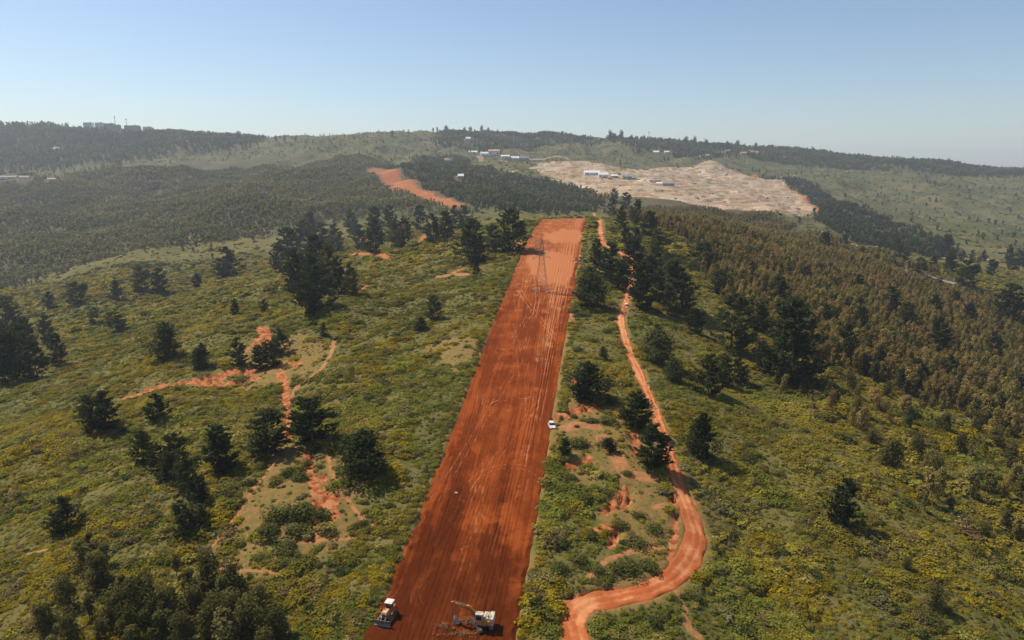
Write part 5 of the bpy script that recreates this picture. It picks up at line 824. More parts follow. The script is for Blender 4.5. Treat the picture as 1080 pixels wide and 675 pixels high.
# ---- scattered cover: points with size, turn, kind and colour, instanced by geometry nodes
def cover(name, label, cat, pts, meshes):
    """pts: dict of arrays x y z s(3) rot kind col(3)"""
    lib = bpy.data.collections.new(name + '_forms')
    for k, m in enumerate(meshes):
        o = bpy.data.objects.new('%s_form_%02d' % (name, k), m); lib.objects.link(o)
    n = len(pts['x']); me = bpy.data.meshes.new(name); me.vertices.add(n)
    me.vertices.foreach_set('co', np.stack([pts['x'], pts['y'], pts['z']], -1).astype(np.float32).ravel())
    def at(nm, typ, key, arr): a = me.attributes.new(nm, typ, 'POINT'); a.data.foreach_set(key, arr.ravel())
    at('scl', 'FLOAT_VECTOR', 'vector', pts['s'].astype(np.float32)); at('kindi', 'INT', 'value', pts['kind'].astype(np.int32))
    rv = np.zeros((n, 3), np.float32); rv[:, 2] = pts['rot']; at('rotv', 'FLOAT_VECTOR', 'vector', rv)
    at('tint', 'FLOAT_COLOR', 'color', np.concatenate([pts['col'], np.ones((n, 1))], 1).astype(np.float32))
    me.materials.append(M['leaf_i'])
    o = link(name, me); tag(o, label, cat, kind='stuff')
    ng = bpy.data.node_groups.new(name + '_nodes', 'GeometryNodeTree')
    ng.interface.new_socket('Geometry', in_out='INPUT', socket_type='NodeSocketGeometry'); ng.interface.new_socket('Geometry', in_out='OUTPUT', socket_type='NodeSocketGeometry')
    N = ng.nodes.new; L = ng.links.new
    gi = N('NodeGroupInput'); go = N('NodeGroupOutput'); ip = N('GeometryNodeInstanceOnPoints'); ci = N('GeometryNodeCollectionInfo')
    ci.inputs['Collection'].default_value = lib; ci.inputs['Separate Children'].default_value = True; ci.inputs['Reset Children'].default_value = True
    def na(nm, dt): q = N('GeometryNodeInputNamedAttribute'); q.data_type = dt; q.inputs['Name'].default_value = nm; return q.outputs['Attribute']
    L(gi.outputs[0], ip.inputs['Points']); L(ci.outputs[0], ip.inputs['Instance']); ip.inputs['Pick Instance'].default_value = True
    L(na('kindi', 'INT'), ip.inputs['Instance Index']); L(na('scl', 'FLOAT_VECTOR'), ip.inputs['Scale'])
    er = N('FunctionNodeEulerToRotation'); L(na('rotv', 'FLOAT_VECTOR'), er.inputs[0]); L(er.outputs[0], ip.inputs['Rotation'])
    L(ip.outputs[0], go.inputs[0])
    md = o.modifiers.new('scatter', 'NODES'); md.node_group = ng
    return o
SH_N = [proto('mound', shrub_mound(500 + k, 330, .068, 5, .8), M['leaf_i']) for k in range(6)]
SH_F = [proto('mound', shrub_mound(520 + k, 90, .14, 4, .8), M['leaf_i']) for k in range(5)]
SH_B = [proto('mound', shrub_mound(530 + k, 800, .046, 7, .85), M['leaf_i']) for k in range(3)]
SLIM_I = [proto('slim_tree', lobed_crown(540 + k, 420, 6 + k, .044, .16, .86, .24 + .02 * k, 1.0 + .1 * k), M['leaf_i']) for k in range(6)]
FAR_I = [proto('far_tree', lobed_crown(560 + k, 90, 6, .10, .08, .90, .30, 1.0), M['leaf_i']) for k in range(5)]
g = np.random.default_rng(11)
def sample(y0, y1, dens, tmax=.95):
    """even random points over the part of the slope ahead between two distances"""
    area = tmax * ((y1 + 20) ** 2 - (y0 + 20) ** 2); n = int(area * dens)
    y = np.sqrt(g.random(n) * ((y1 + 20) ** 2 - (y0 + 20) ** 2) + (y0 + 20) ** 2) - 20
    return g.uniform(-tmax, tmax, n) * (y + 20), y
def region(X, Y, name, soft=10): return soft_poly(X, Y, POLYS[name], soft)
def woods(X, Y):
    w = np.zeros(X.shape)
    for k in ('wood_right', 'forest_left', 'far_left_hill', 'far_centre_hill', 'far_right_ridge', 'hillside_middle', 'quarry_rim_wood'): w = np.maximum(w, region(X, Y, k, 25))
    return w
def open_ground(X, Y):
    b = np.maximum(bare_mask(X, Y, ('red', 'quarry', 'road')) * 1.6, bare_mask(X, Y, ('path',)) * 2.2)
    b = np.maximum(b, soft_poly(X, Y, POLYS['quarry'], 20) * .94)
    b = np.maximum(b, (strip_out(X, Y) < .7) * 1.0); b = np.maximum(b, (track_dist(X, Y) < track_w(Y) / 2 + 1.1) * 1.0)
    return np.clip(b, 0, 1)
def dry_of(X, Y): return np.maximum(np.maximum(region(X, Y, 'dry_left', 8), region(X, Y, 'dry_middle', 7)), np.maximum(region(X, Y, 'dry_verge', 6), region(X, Y, 'dry_slope', 12)))
PAL = {k: np.array(v) for k, v in dict(olive=(.25, .20, .030), green=(.165, .165, .028), yellow=(.285, .21, .016), grey=(.20, .175, .07), brown=(.165, .118, .05), dark=(.065, .073, .022), pale=(.275, .215, .058)).items()}
def scrub_colour(X, Y):
    n = len(X); a = fbm(X / 26, Y / 26, 81, 4); b = fbm(X / 17 + 40, Y / 17, 82, 4); c = fbm(X / 12, Y / 12 + 90, 83, 3)
    col = PAL['olive'] + (PAL['green'] - PAL['olive']) * smooth(.42, .58, a)[:, None]; col = col * (.86 + .34 * smooth(.34, .62, fbm(X / 30, Y / 30, 87, 3)))[:, None]
    yel = smooth(.49, .66, b) * (1 - .15 * smooth(300, 500, Y)) * .95
    col = np.where((g.random(n) < yel * .8)[:, None], PAL['yellow'] * g.uniform(.75, 1.1, n)[:, None], col)
    col = np.where((g.random(n) < .35 * smooth(.56, .68, c))[:, None], PAL['grey'], col)
    u = g.random(n); u = np.where((Y > 300) & (g.random(n) < .12), .99, u); col = np.where((u < .08)[:, None], PAL['brown'], col); col = np.where((u > .93)[:, None], PAL['dark'], col); col = np.where(((u > .84) & (u < .93))[:, None], PAL['pale'], col)
    return col * g.uniform(.82, 1.36, n)[:, None]
def scrub_band(y0, y1, dens, smin, smax, kinds, koff):
    X, Y = sample(y0, y1, dens); far = smooth(600, 950, Y)
    keep = g.random(len(X)) > np.maximum(open_ground(X, Y), np.maximum(.86 * dry_of(X, Y), np.where(Y < 900, .35, .90) * smooth(.3, .7, woods(X, Y))))
    keep &= g.random(len(X)) < .5 + .7 * smooth(.36, .5, fbm(X / 7, Y / 7, 84, 3))
    X, Y = X[keep], Y[keep]; n = len(X); br = region(X, Y, 'brush_right', 15)
    s = smin + (smax - smin) * g.random(n) ** 2.2; s *= .55 + 1.15 * smooth(.36, .66, fbm(X / 8, Y / 8, 85, 3)) * (.7 + .6 * fbm(X / 40, Y / 40, 89, 2)); s *= 1 + .8 * br * (g.random(n) < .35)
    hh = s * g.uniform(.55, 1.05, n)
    wr = region(X, Y, 'wood_right', 20)[:, None]; cs = scrub_colour(X, Y); cs = cs * (1 - .75 * wr) + .75 * wr * np.array((.21, .15, .055)) * g.uniform(.7, 1.2, n)[:, None]
    return dict(x=X, y=Y, z=height(X, Y) - .06 * s, s=np.stack([s * 1.25, s * 1.25, hh], -1), rot=g.uniform(0, 6.28, n), kind=koff + g.integers(0, kinds, n), col=cs)
def merge(L): return {k: np.concatenate([d[k] for d in L]) for k in L[0]}
bands = [scrub_band(78, 260, 1.8, .6, 2.5, 6, 0), scrub_band(260, 480, .65, .8, 2.7, 6, 0), scrub_band(480, 950, .21, 1.4, 4.4, 5, 6), scrub_band(950, 3300, .010, 2.2, 5.5, 5, 6)]
# shrubs crowding the left bank of the strip
yb = g.uniform(60, 600, 1500); lb, rb = strip_edges(yb); side = g.random(1500) < .68
xb = np.where(side, lb - g.uniform(.4, 2.6, 1500), rb + g.uniform(.6, 3.2, 1500)); sb = g.uniform(.9, 2.2, 1500)
bands.append(dict(x=xb, y=yb, z=height(xb, yb) - .1, s=np.stack([sb * 1.2, sb * 1.2, sb * .9], -1), rot=g.uniform(0, 6.28, 1500), kind=g.integers(0, 6, 1500), col=scrub_colour(xb, yb)))
X, Y = sample(110, 420, .035); k = (region(X, Y, 'brush_right', 12) * smooth(.42, .55, fbm(X / 14, Y / 14, 86, 3)) > g.random(len(X))) & (open_ground(X, Y) < .3); X, Y = X[k], Y[k]; n = len(X); sb = g.uniform(2.4, 5.0, n)
cb = PAL['olive'] * .8 + (PAL['dark'] * 1.3 - PAL['olive'] * .8) * g.random(n)[:, None] * .9
bands.append(dict(x=X, y=Y, z=height(X, Y) - .2, s=np.stack([sb * 1.1, sb * 1.1, sb * 1.0], -1), rot=g.uniform(0, 6.28, n), kind=g.integers(11, 14, n), col=cb))
SCRUB = merge(bands)
cover('scrub_cover', 'low olive and yellow scrub covering the open slopes', 'scrub', SCRUB, SH_N + SH_F + SH_B)

# ---- the brown eucalyptus wood on the right slope: 300 nearest as trees of their own, the rest as cover
def wood_points():
    X, Y = sample(150, 1250, .10); w = region(X, Y, 'wood_right', 14) * (.45 + .75 * smooth(.34, .5, fbm(X / 30, Y / 30, 91, 3)))
    w = np.maximum(w, .06 * region(X, Y, 'brush_right', 20)); k = g.random(len(X)) < w * (1 - open_ground(X, Y))
    for kd, wd_, pts in BARE:
        if kd == 'road': k &= seg_dist(X, Y, pts)[0] > 32
    return X[k], Y[k]
X, Y = wood_points(); n = len(X); H = (4.5 + 8.0 * g.random(n) ** 1.5) * (.7 + .6 * fbm(X / 40, Y / 40, 92, 2)); o = np.argsort(-(H / np.hypot(X, Y)))
brown = np.array((.30, .195, .068)); oliv = np.array((.225, .187, .052)); colw = brown + (oliv - brown) * np.clip(fbm(X / 22, Y / 22, 93, 3) * 1.6 - .3 + g.normal(0, .18, n), 0, 1)[:, None]; colw *= g.uniform(.75, 1.2, n)[:, None]; dk = g.random(n) < .10; colw[dk] = np.array((.07, .08, .028))
inview = [i for i in o if abs(X[i]) < .74 * Y[i]][:300]; one = set(inview)
for i in inview:
    plant('eucalyptus_tree', R.choice(SLIM), R.choice(TR_SLIM), float(X[i]), float(Y[i]), float(H[i]), R.uniform(.62, 1.05), 'slender brownish eucalyptus crowded into the wood on the right slope', 'tree', 'eucalyptus trees of the right wood', tuple(colw[i]))
rest = np.array([i for i in range(n) if i not in one])
wd = dict(x=X[rest], y=Y[rest], z=height(X[rest], Y[rest]) - .2, s=np.stack([H[rest] * .85, H[rest] * .85, H[rest]], -1), rot=g.uniform(0, 6.28, len(rest)), kind=g.integers(0, 6, len(rest)), col=colw[rest])
cover('eucalyptus_wood', 'brown and olive eucalyptus wood filling the right slope behind its front trees', 'wood', wd, SLIM_I)

# ---- forests of the middle distance and the far hills
def clear(X, Y):
    k = np.ones(X.shape, bool)
    for x, y, w, h, dr, st, lb in BUILDINGS:
        r = w * .6 + 8; q = np.hypot(x, y); ux, uy = -x / q, -y / q; L = 190 if st == 'flats' else 60
        a = (X - x) * ux + (Y - y) * uy; b = np.abs((X - x) * uy - (Y - y) * ux); k &= ~((b < r) & (a > -r) & (a < L))
    return k
def forest(name, dens, h0, h1, ca, cb, y0, y1, soft=30, gap=.35):
    X, Y = sample(y0, y1, dens, .95); w = region(X, Y, name, soft); k = w > .02; X, Y, w = X[k], Y[k], w[k]
    k = (g.random(len(X)) < w * (1.15 - gap * 1.6 * smooth(.56, .38, fbm(X / 60, Y / 60, 95, 4)))) & (open_ground(X, Y) < .45) & clear(X, Y); X, Y = X[k], Y[k]; n = len(X)
    H = g.uniform(h0, h1, n) * (.75 + .5 * fbm(X / 60, Y / 60, 96, 2)); a = np.array(ca); b = np.array(cb); f = np.clip(fbm(X / 90, Y / 90, 97, 3) * 1.8 - .4 + g.normal(0, .15, n), 0, 1)[:, None]
    return dict(x=X, y=Y, z=height(X, Y) - .3, s=np.stack([H * g.uniform(.8, 1.2, n), H * g.uniform(.8, 1.2, n), H], -1), rot=g.uniform(0, 6.28, n), kind=g.integers(0, 5, n), col=(a + (b - a) * f) * g.uniform(.7, 1.25, n)[:, None])
fl = merge([forest('forest_left', .045, 5, 11, (.27, .22, .085), (.15, .145, .05), 400, 2300, 150, .3), forest('hillside_middle', .016, 8, 15, (.15, .145, .05), (.08, .09, .032), 700, 2500), forest('quarry_rim_wood', .016, 8, 15, (.085, .092, .034), (.06, .07, .028), 700, 2600)])
cover('grey_forest', 'grey-green forest covering the hills beyond the near spur', 'forest', fl, FAR_I)
fa = merge([forest('far_left_hill', .0085, 12, 22, (.15, .145, .055), (.07, .08, .03), 1800, 4000, 80), forest('far_centre_hill', .008, 10, 18, (.14, .14, .05), (.08, .09, .032), 1900, 4000, 60), forest('far_right_ridge', .0075, 10, 20, (.14, .14, .05), (.08, .09, .032), 1900, 4200, 60)])
cover('far_forest', 'dark bluish forest on the far skyline hills', 'forest', fa, FAR_I)
# single trees dotted over the green hills and along the bare skyline
X, Y = sample(900, 3600, .0004); k = (open_ground(X, Y) < .2) & (woods(X, Y) < .4) & (g.random(len(X)) < .25 + smooth(.5, .65, fbm(X / 120, Y / 120, 98, 3))); X, Y = X[k], Y[k]; n = len(X); H = g.uniform(7, 14, n)
cover('hill_trees', 'scattered far trees on the green hills beyond the quarry', 'trees', dict(x=X, y=Y, z=height(X, Y) - .3, s=np.stack([H, H, H], -1), rot=g.uniform(0, 6.28, n), kind=g.integers(0, 5, n), col=np.array((.08, .085, .034)) * g.uniform(.8, 1.3, n)[:, None]), FAR_I)
print('instances', len(SCRUB['x']), len(rest), len(fl['x']), len(fa['x']), n)

# ======================= pylon, poles and masts =======================
def build_pylon():
    x, y = PYLON; z = strip_z(x, y); e = link('lattice_pylon', None, loc=(x, y, z), rz=.12)
    tag(e, 'lattice steel power pylon standing in the middle of the red strip', 'pylon')
    def half(h): return np.interp(h, [0, 17, 24, 29.5], [3.4, 1.25, .9, .15])
    for sx in (-1, 1):
        for sy in (-1, 1):
            b = MB(); hs = [0, 17, 24, 29.5]
            for a, c in zip(hs, hs[1:]): b.tube((sx * half(a), sy * half(a), a - (.3 if a == 0 else 0)), (sx * half(c), sy * half(c), c), .10, .08, 4)
            b.build('leg', M['mast'], e); f = MB(); f.box((sx * 3.4, sy * 3.4, .15), (1.1, 1.1, .9)); f.build('footing', M['rock'], e)
    lv = [0, 4.5, 8.5, 12, 15, 17.5, 19.8, 22, 24, 26, 28]
    for a, c in zip(lv, lv[1:]):
        b = MB(); p, q = half(a), half(c)
        for (ax, ay), (bx, by) in (((-1, -1), (1, -1)), ((1, -1), (1, 1)), ((1, 1), (-1, 1)), ((-1, 1), (-1, -1))):
            b.tube((ax * p, ay * p, a), (bx * q, by * q, c), .05, n=4); b.tube((bx * p, by * p, a), (ax * q, ay * q, c), .05, n=4); b.tube((ax * q, ay * q, c), (bx * q, by * q, c), .06, n=4)
        o = b.build('bracing', M['mast'], e); o['kind'] = 'stuff'
    for h, L in ((18.5, 4.6), (22.3, 4.0), (26, 3.3)):
        for s in (-1, 1):
            b = MB(); w = half(h)
            for sy in (-1, 1): b.tube((s * w, sy * w, h), (s * L, 0, h + .2), .07, n=4); b.tube((s * w, sy * w, h + 1.3), (s * L, 0, h + .2), .06, n=4)
            a = b.build('cross_arm', M['galv'], e); MB().tube((s * L, 0, h + .2), (s * L, 0, h - 1.2), .09, n=6).build('insulator', M['glass'], a)
build_pylon()
for x, y, h, st, label in POLES:
    z = hz(x, y)
    if st == 'mast':
        e = link('radio_mast', None, loc=(x, y, z - 1)); tag(e, label, 'mast'); b = MB(); w = .035 * h
        for k in range(3):
            a = k * 2.094; b.tube((w * math.cos(a), w * math.sin(a), 0), (.5 * math.cos(a), .5 * math.sin(a), h), .5, .3, 4)
        b.build('lattice', M['galv'], e)['kind'] = 'stuff'
        MB().box((0, 0, h * .93), (4.5, 4.5, h * .05)).tube((0, 0, h * .95), (0, 0, h * 1.1), .35, .2, 5).build('antenna', M['steel'], e)
    else:
        r = .22 if h < 20 else .5; e = link('utility_pole', None, loc=(x, y, z - .4)); tag(e, label, 'pole')
        MB().tube((0, 0, 0), (0, 0, h), r * (1.6 if st == 'white' else 1), r * .7, 8).build('post', M['white'] if st == 'white' else M['bark'], e)
        b = MB().box((0, 0, h * .93), (2.4, .22, .22))
        for k in (-1, 0, 1): b.tube((k, 0, h * .93), (k, 0, h * .93 + .5), .08, n=6)
        b.build('cross_bar', M['white'] if st == 'white' else M['bark'], e)

# ======================= buildings =======================
def building(x, y, w, h, dr, st, label):
    d = max(8.0, w * dr * 1.3); ang = math.atan2(-x, y) * .4 + R.uniform(-.12, .12)
    zs = [hz(x + a, y + b) for a in (-w / 2, 0, w / 2) for b in (-d / 2, d / 2)]; z = min(zs)
    e = link({'flats': 'apartment_block', 'shed': 'industrial_hall', 'grey': 'industrial_hall', 'dome': 'domed_hall', 'house': 'house'}[st], None, loc=(x, y, z - .5), rz=ang)
    tag(e, label, {'flats': 'building', 'house': 'house'}.get(st, 'hall')); h += .5 + (max(zs) - z) * .5
    if st == 'flats':
        wm = M['olive'] if 'olive' in label or 'dark' in label else M['wall']
        MB().box((0, 0, h / 2), (w, d, h)).build('wall', wm, e)
        rf = MB().box((0, 0, h + .4), (w + .8, d + .8, .8)).build('roof', M['roofgrey'], e); MB().box((w * .2, 0, h + 2), (w * .2, d * .4, 2.6)).build('stair_head', wm, rf)
        nf = max(3, int(h / 3.2)); nw = max(3, int(w / 6))
        wb = MB().box((0, 0, 0), (w / nw * .55, .3, 1.5)).mesh('window', M['glass'])
        for i in range(nf):
            for k in range(nw):
                for s in (-1,): link('window', wb, e, loc=((k + .5) * w / nw - w / 2, s * (d / 2 + .05), (i + .6) * h / nf))
        return
    dark = st == 'grey'; house = st == 'house'; hw = h * (.62 if not dark else .55)
    wm = M['tan'] if ('tan' in label or 'orange' in label) else (M['roofgrey'] if 'dark-walled' in label else M['wall'])
    MB().box((0, 0, hw / 2), (w, d, hw)).build('wall', wm if not dark else M['olive'], e)
    if st == 'dome' or 'barrel' in label:
        prof = [(d / 2 * 1.04 * math.cos(a), hw + (h - hw) * math.sin(a)) for a in np.linspace(0, math.pi, 12)]
        MB().prism(prof, -w / 2 - .3, w / 2 + .3).build('roof', M['tan'] if st == 'dome' else M['roofgrey'], e)
    elif 'flat-roofed' in label: MB().box((0, 0, hw + .4), (w + .8, d + .8, .8)).build('roof', M['roof'], e)
    else:
        rm = M['roofgrey'] if dark else M['rock'] if x < -1300 else (M['rooftile'] if ('orange' in label) else M['roof'])
        MB().prism([(-d / 2 - .5, hw + .02), (d / 2 + .5, hw + .02), (0, h)], -w / 2 - .5, w / 2 + .5).build('roof', rm, e)
    MB().box((w * .1, -d / 2 - .1, min(2.2, hw * .35)), (min(4.5, w * .2), .3, min(4.2, hw * .7))).build('door', M['steel'], e)
    for k in (-1, 1): MB().box((k * w * .3, -d / 2 - .1, hw * .6), (w * .12, .3, hw * .28)).build('window', M['glass'], e)
for b_ in BUILDINGS: building(*b_)

# ======================= vehicles =======================
def crawler(parent, L, r, w, x, mat, rz=0.0, shoes=20):
    """one crawler track: belt, sprocket wheels, shoes"""
    prof = [(L / 2 - r + r * math.cos(a), r + r * math.sin(a)) for a in np.linspace(-math.pi / 2, math.pi / 2, 7)] + [(-L / 2 + r + r * math.cos(a), r + r * math.sin(a)) for a in np.linspace(math.pi / 2, 3 * math.pi / 2, 7)]
    Rm = Matrix.Rotation(rz, 3, 'Z'); b = MB(); b.prism(prof, x - w / 2, x + w / 2); b.v = [tuple(Rm @ Vector(p)) for p in b.v]
    t = b.build('track', mat, parent); wh = MB()
    for yy in (-L / 2 + r, 0, L / 2 - r): wh.tube((x - w / 2 - .05, yy, r), (x + w / 2 + .05, yy, r), r * .62, n=12)
    wh.v = [tuple(Rm @ Vector(p)) for p in wh.v]; wh.build('wheel', M['steel'], t)
    s = MB()
    for k in range(shoes):
        yy = -L / 2 + r + (L - 2 * r) * k / (shoes - 1)
        s.box((x, yy, 2 * r + .02), (w + .02, .06, .06))
    s.v = [tuple(Rm @ Vector(p)) for p in s.v]; s.build('grouser', M['steel'], t)['kind'] = 'stuff'
def build_excavator():
    x, y = SPOTS['excavator']; z = strip_z(x, y); e = link('excavator', None, loc=(x, y, z), rz=math.radians(82)); e.scale = (1.08,) * 3
    tag(e, 'pale excavator with raised orange boom and bucket down on red strip', 'excavator')
    for s in (-1, 1): crawler(e, 3.6, .42, .6, s * 1.05, M['steel'], math.radians(-58))
    b = MB(); b.box((0, 0, .75), (1.5, 1.5, .5)); b.tube((0, 0, .9), (0, 0, 1.12), .6, n=16); b.build('undercarriage', M['steel'], e)
    hs = MB().box((0, -.55, 1.55), (2.5, 2.9, .85)).build('house', M['orange'], e, .06)
    MB().box((0, -1.75, 1.85), (2.55, .8, 1.3), taper=(.94, .9)).build('counterweight', M['cream'], e, .08)
    MB().box((.1, -.95, 2.18), (2.2, 1.5, .42), taper=(.9, .9)).build('engine_cover', M['cream'], hs, .05); MB().box((.15, -.95, 2.43), (1.0, .9, .1)).build('hatch', M['galv'], hs)
    MB().tube((-.7, -1.2, 2.3), (-.7, -1.2, 2.95), .07, n=8).build('exhaust', M['rubber'], hs)
    c = MB().box((-.75, .55, 2.35), (.95, 1.5, 1.6), taper=(.9, .82), shift=(0, -.1)).build('cab', M['cream'], e, .04)
    MB().box((-.75, 1.23, 2.45), (.78, .06, 1.1), R=Matrix.Rotation(math.radians(8), 3, 'X')).build('windscreen', M['glass'], c)
    for s in (-1, 1): MB().box((-.75 + s * .47, .5, 2.5), (.05, 1.0, .85)).build('window', M['glass'], c)
    MB().box((-.75, .45, 3.2), (.95, 1.35, .1)).build('cab_roof', M['cream'], c)
    def arm(name, pts, w, h0, h1, par):
        m = MB()
        for (a, b2), (ha, hb) in zip(zip(pts, pts[1:]), zip(h0, h1)):
            a = Vector(a); b2 = Vector(b2); d = (b2 - a).normalized(); up = Vector((1, 0, 0)).cross(d)
            P = []
            for p, hh in ((a, ha), (b2, hb)):
                for sx, su in ((-1, -1), (1, -1), (1, 1), (-1, 1)): P.append(p + Vector((sx * w / 2, 0, 0)) + up * su * hh / 2)
            m.add(P, [(0, 1, 2, 3), (7, 6, 5, 4), (0, 4, 5, 1), (1, 5, 6, 2), (2, 6, 7, 3), (3, 7, 4, 0)])
        return m.build(name, M['orange'], par)
    bo = arm('boom', [(.25, .7, 1.6), (.25, 2.5, 3.5), (.25, 5.7, 4.0)], .42, (.5, .72), (.72, .4), e)
    arm('stick', [(.25, 5.5, 4.4), (.25, 5.0, 1.6)], .34, (.6,), (.34,), e)
    for s in (-1, 1): MB().tube((.25 + s * .32, .9, 1.4), (.25 + s * .3, 2.4, 3.2), .1, n=8).build('hydraulic_ram', M['steel'], bo)
    MB().tube((.25, 3.0, 4.0), (.25, 5.45, 4.55), .09, n=8).build('hydraulic_ram', M['steel'], bo)
    prof = [(5.1, 1.75), (5.35, 1.2), (5.15, .5), (4.55, .15), (4.2, .45), (4.75, .75), (4.85, 1.4)]
    bk = MB().prism(prof, -.3, .8).build('bucket', M['cream'], e)
    for k in range(5): MB().box((-.2 + k * .225, 4.2, .35), (.1, .3, .1), R=Matrix.Rotation(.5, 3, 'X')).build('tooth', M['steel'], bk)
build_excavator()
def build_dozer():
    x, y = SPOTS['dozer']; z = strip_z(x, y); e = link('bulldozer', None, loc=(x, y, z), rz=math.radians(180 - 14)); e.scale = (.95,) * 3
    tag(e, 'orange and white crawler bulldozer with dark front blade at the left strip edge', 'bulldozer')
    for s in (-1, 1): crawler(e, 3.7, .5, .55, s * 1.0, M['steel'])
    b = MB().box((0, -.1, 1.05), (1.45, 3.7, .9)).build('body', M['orange'], e, .05)
    hd = MB().box((0, 1.15, 1.75), (1.15, 1.9, .7), taper=(.86, .95)).build('hood', M['orange'], e, .05); MB().box((0, 1.2, 2.13), (.75, 1.2, .06)).build('hood_top', M['cream'], hd)
    MB().box((0, 2.13, 1.5), (1.0, .08, .95)).build('grille', M['steel'], hd); MB().tube((.3, 1.0, 2.1), (.3, 1.0, 2.95), .07, n=8).build('exhaust', M['rubber'], hd)
    for s in (-1, 1): MB().box((s * .95, .0, 1.25), (.5, 1.9, .14)).build('fender', M['orange'], e); 
    c = MB().box((0, -.75, 2.2), (1.35, 1.3, 1.4), taper=(.92, .9)).build('cab', M['orange'], e, .03)
    MB().box((0, -.06, 2.35), (1.1, .08, .9)).build('windscreen', M['glass'], c)
    for s in (-1, 1): MB().box((s * .67, -.75, 2.4), (.06, .95, .8)).build('window', M['glass'], c)
    MB().box((0, -.8, 3.02), (1.7, 1.65, .16)).build('cab_roof', M['white'], c, .03)
    prof = [(2.95 + .32 * (1 - math.cos(a)), .62 + .62 * math.sin(a)) for a in np.linspace(-1.3, 1.3, 8)]; prof += [(p[0] - .14, p[1]) for p in reversed(prof)]
    bl = MB().prism(prof, -1.75, 1.75).build('blade', M['steel'], e); MB().box((0, 3.2, .06), (3.5, .1, .2)).build('cutting_edge', M['galv'], bl)
    for s in (-1, 1):
        MB().tube((s * 1.42, .3, .55), (s * 1.42, 2.9, .45), .12, n=6).build('push_arm', M['orange'], e); MB().tube((s * .45, 1.9, 1.6), (s * .45, 2.85, .9), .08, n=6).build('hydraulic_ram', M['cream'], e)
    r = MB().box((0, -2.35, .9), (.5, .9, .5)); r.build('ripper_beam', M['orange'], e)
    for s in (-1, 1): MB().box((s * .5, -2.75, .65), (.12, .22, 1.1), R=Matrix.Rotation(-.25, 3, 'X')).build('ripper_tooth', M['steel'], e)
    for s in (-1, 1): MB().box((s * .45, 2.2, 1.95), (.18, .08, .18)).build('headlight', M['lamp'], e)
build_dozer()
def build_car():
    x, y = SPOTS['car']; z = strip_z(x, y) + .05; e = link('car', None, loc=(x, y, z), rz=math.radians(180 + 8)); tag(e, 'white car parked facing downhill on the right edge of the strip', 'car')
    secs = [(-2.2, .70, .45, 1.0), (-2.05, .84, .38, 1.12), (-1.2, .9, .33, 1.12), (.9, .9, .33, 1.06), (1.75, .86, .36, .98), (2.15, .72, .42, .82)]
    V = []; Fs = []
    for yy, w, z0, z1 in secs: V += [(-w, yy, z0), (-w * 1.03, yy, (z0 + z1) / 2), (-w * .93, yy, z1), (w * .93, yy, z1), (w * 1.03, yy, (z0 + z1) / 2), (w, yy, z0)]
    for i in range(len(secs) - 1):
        for k in range(6): Fs.append((i * 6 + k, i * 6 + (k + 1) % 6, i * 6 + 6 + (k + 1) % 6, i * 6 + 6 + k))
    Fs += [tuple(range(5, -1, -1)), tuple(range(len(V) - 6, len(V)))]
    MB().add(V, Fs).build('body', M['white'], e, .03)
    g1 = MB().box((0, -.62, 1.34), (1.62, 2.75, .56), taper=(.84, .66), shift=(0, -.12)).build('cabin', M['glass'], e, .03)
    MB().box((0, -.74, 1.65), (1.36, 1.78, .07)).build('roof', M['white'], e, .02)
    for s in (-1, 1):
        for yy in (-.1, -1.2): MB().box((s * .755, yy, 1.36), (.05, .09, .56), R=Matrix.Rotation(-s * .22, 3, 'Y')).build('pillar', M['white'], g1)
        for yy in (1.35, -1.35):
            t = MB().tube((s * .72, yy, .34), (s * .93, yy, .34), .34, n=16).build('wheel', M['rubber'], e); MB().tube((s * .9, yy, .34), (s * .945, yy, .34), .2, n=12).build('rim', M['galv'], t)
        MB().box((s * .58, 2.08, .74), (.34, .16, .16)).build('headlight', M['lamp'], e); MB().box((s * .66, -2.2, .85), (.2, .1, .26)).build('tail_light', M['orange'], e)
        MB().box((s * .98, .42, 1.12), (.18, .1, .14)).build('mirror', M['white'], e)
    MB().box((0, 2.17, .55), (1.1, .08, .22)).build('grille', M['rubber'], e); MB().box((0, 2.2, .4), (.46, .03, .1)).build('number_plate', M['lamp'], e)
build_car()

# ======================= rocks, brush and clods =======================
def rock_mesh(seed):
    bm = bmesh.new(); bmesh.ops.create_icosphere(bm, subdivisions=2, radius=.5); r = random.Random(seed); ax = Vector((r.uniform(.8, 1.3), r.uniform(.7, 1.1), r.uniform(.5, .8)))
    cuts = [Vector((r.gauss(0, 1), r.gauss(0, 1), r.gauss(0, 1))).normalized() for _ in range(9)]
    for v in bm.verts:
        for c in cuts:
            d = v.co.dot(c) - .36
            if d > 0: v.co -= c * d
        v.co = Vector((v.co.x * ax.x, v.co.y * ax.y, v.co.z * ax.z))
    me = bpy.data.meshes.new('rock'); bm.to_mesh(me); bm.free(); me.materials.append(M['rock']); return me
RK = [rock_mesh(k) for k in range(4)]
for x, y, s in ROCKS:
    up = y > 380; mid = 300 < y <= 380
    lab = 'pale boulder in the pile right of the strip, below its head' if y > 340 else ('pale boulder at the right strip edge near the pylon' if y > 280 else 'pale boulder at the right strip edge above the white car' if y > 180 else 'pale stone in the scrub right of the dirt track')
    for k in range(3 if y > 180 else 1):
        xx = x + R.uniform(-1, 1) * s * .7 * (k > 0); yy = y + R.uniform(-1, 1) * s * 1.2 * (k > 0); q = s * R.uniform(.35, .6)
        o = link('rock', R.choice(RK), loc=(xx, yy, hz(xx, yy) + q * .2), rz=R.uniform(0, 6.3)); o.scale = (q * 1.3, q, q); tag(o, lab, 'rock', 'rocks: ' + lab[12:44])
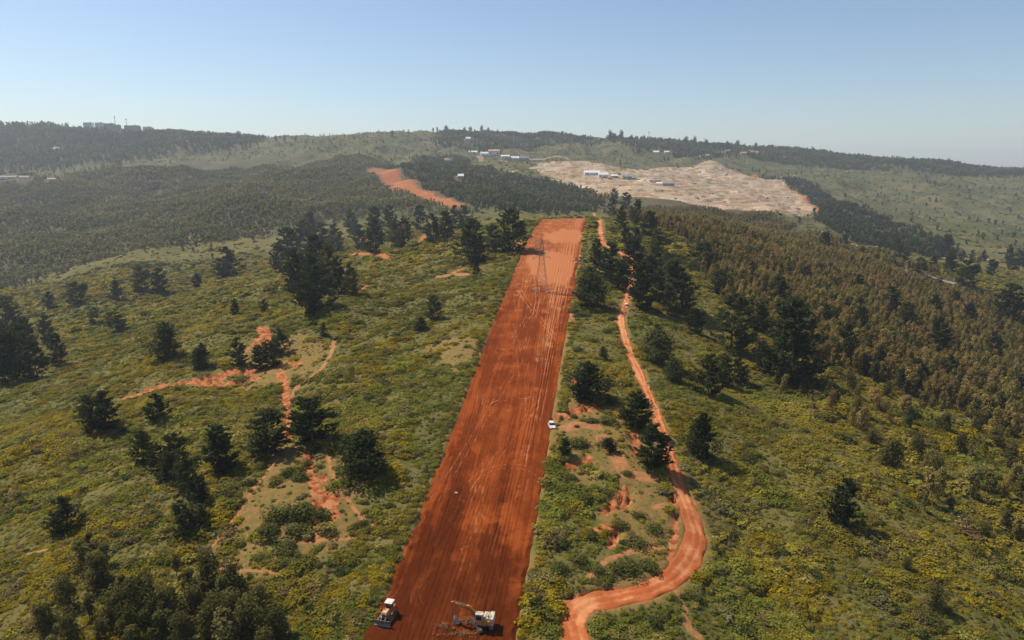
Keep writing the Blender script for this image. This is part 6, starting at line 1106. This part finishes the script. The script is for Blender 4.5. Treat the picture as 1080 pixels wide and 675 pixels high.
for key, lab, q in (('white_rock', 'small white stone lying alone on the red strip', .65), ('track_rock', 'white stone at the top of the visible dirt track', 2.2)):
    x, y = SPOTS[key]; zz = strip_z(x, y) if key == 'white_rock' else hz(x, y); o = link('rock', RK[0], loc=(x, y, zz + q * .25)); o.scale = (q, q, q); tag(o, lab, 'rock'); o.data = RK[0].copy(); o.data.materials[0] = M['white']
def brush_heap(x, y, w, d, n, seed, label):
    r = random.Random(seed); e = link('brush_heap', None, loc=(x, y, strip_z(x, y))); tag(e, label, 'brush heap'); b = MB()
    for k in range(n):
        cx, cy = r.gauss(0, w / 3), r.gauss(0, d / 3); a = r.uniform(0, 6.28); L = r.uniform(.5, 1.6); h = r.uniform(.05, .55)
        b.tube((cx, cy, h * .5), (cx + L * math.cos(a), cy + L * math.sin(a), h + r.uniform(-.1, .4)), .06, .02, 4)
    b.build('branches', M['brush'], e)['kind'] = 'stuff'
    c = MB()
    for k in range(n // 3):
        q = r.uniform(.12, .4); c.box((r.gauss(0, w / 2.6), r.gauss(0, d / 2.4), q * .4), (q * 1.4, q, q), R=Matrix.Rotation(r.uniform(0, 3), 3, 'Z') @ Matrix.Rotation(r.uniform(-.5, .5), 3, 'X'), taper=(.6, .7))
    c.build('clods', M['clod'], e)['kind'] = 'stuff'
    G = np.random.default_rng(seed); C, dd = blob_pts(int(n * 3), G, (w / 2, d / 2, .5), (0, 0, .15), .3); C[:, 2] = np.abs(C[:, 2]); f = link('foliage', proto('foliage', leaves(C, dd, .12, G), M['leaf']), e); f.color = (.13, .10, .04, 1)
dx, dy = SPOTS['debris']
brush_heap(dx - .5, dy, 4.5, 1.0, 30, 1, 'torn brush and clods in a line in front of the excavator')
brush_heap(dx + 1.6, dy + 3.4, 2.6, 1.6, 40, 2, 'small brush heap between the excavator bucket and its tracks')
brush_heap(dx - 3.6, dy + 2.2, 2.4, 1.0, 30, 3, 'low scatter of torn brush left of the excavator bucket')

# ======================= haze =======================
hb = MB().box((0, 6450, 60), (31000, 14100, 760)); hm = bpy.data.materials.new('haze_air'); hm.use_nodes = True
for q in list(hm.node_tree.nodes): hm.node_tree.nodes.remove(q)
ho = hm.node_tree.nodes.new('ShaderNodeOutputMaterial'); hv = hm.node_tree.nodes.new('ShaderNodeVolumePrincipled')
hv.inputs['Color'].default_value = (.84, .91, 1.0, 1); hv.inputs['Density'].default_value = .00008; hv.inputs['Anisotropy'].default_value = .2
hm.node_tree.links.new(hv.outputs[0], ho.inputs['Volume'])
hz_o = hb.build('haze', hm); tag(hz_o, 'thin pale blue haze over the far hills', 'haze', kind='stuff')
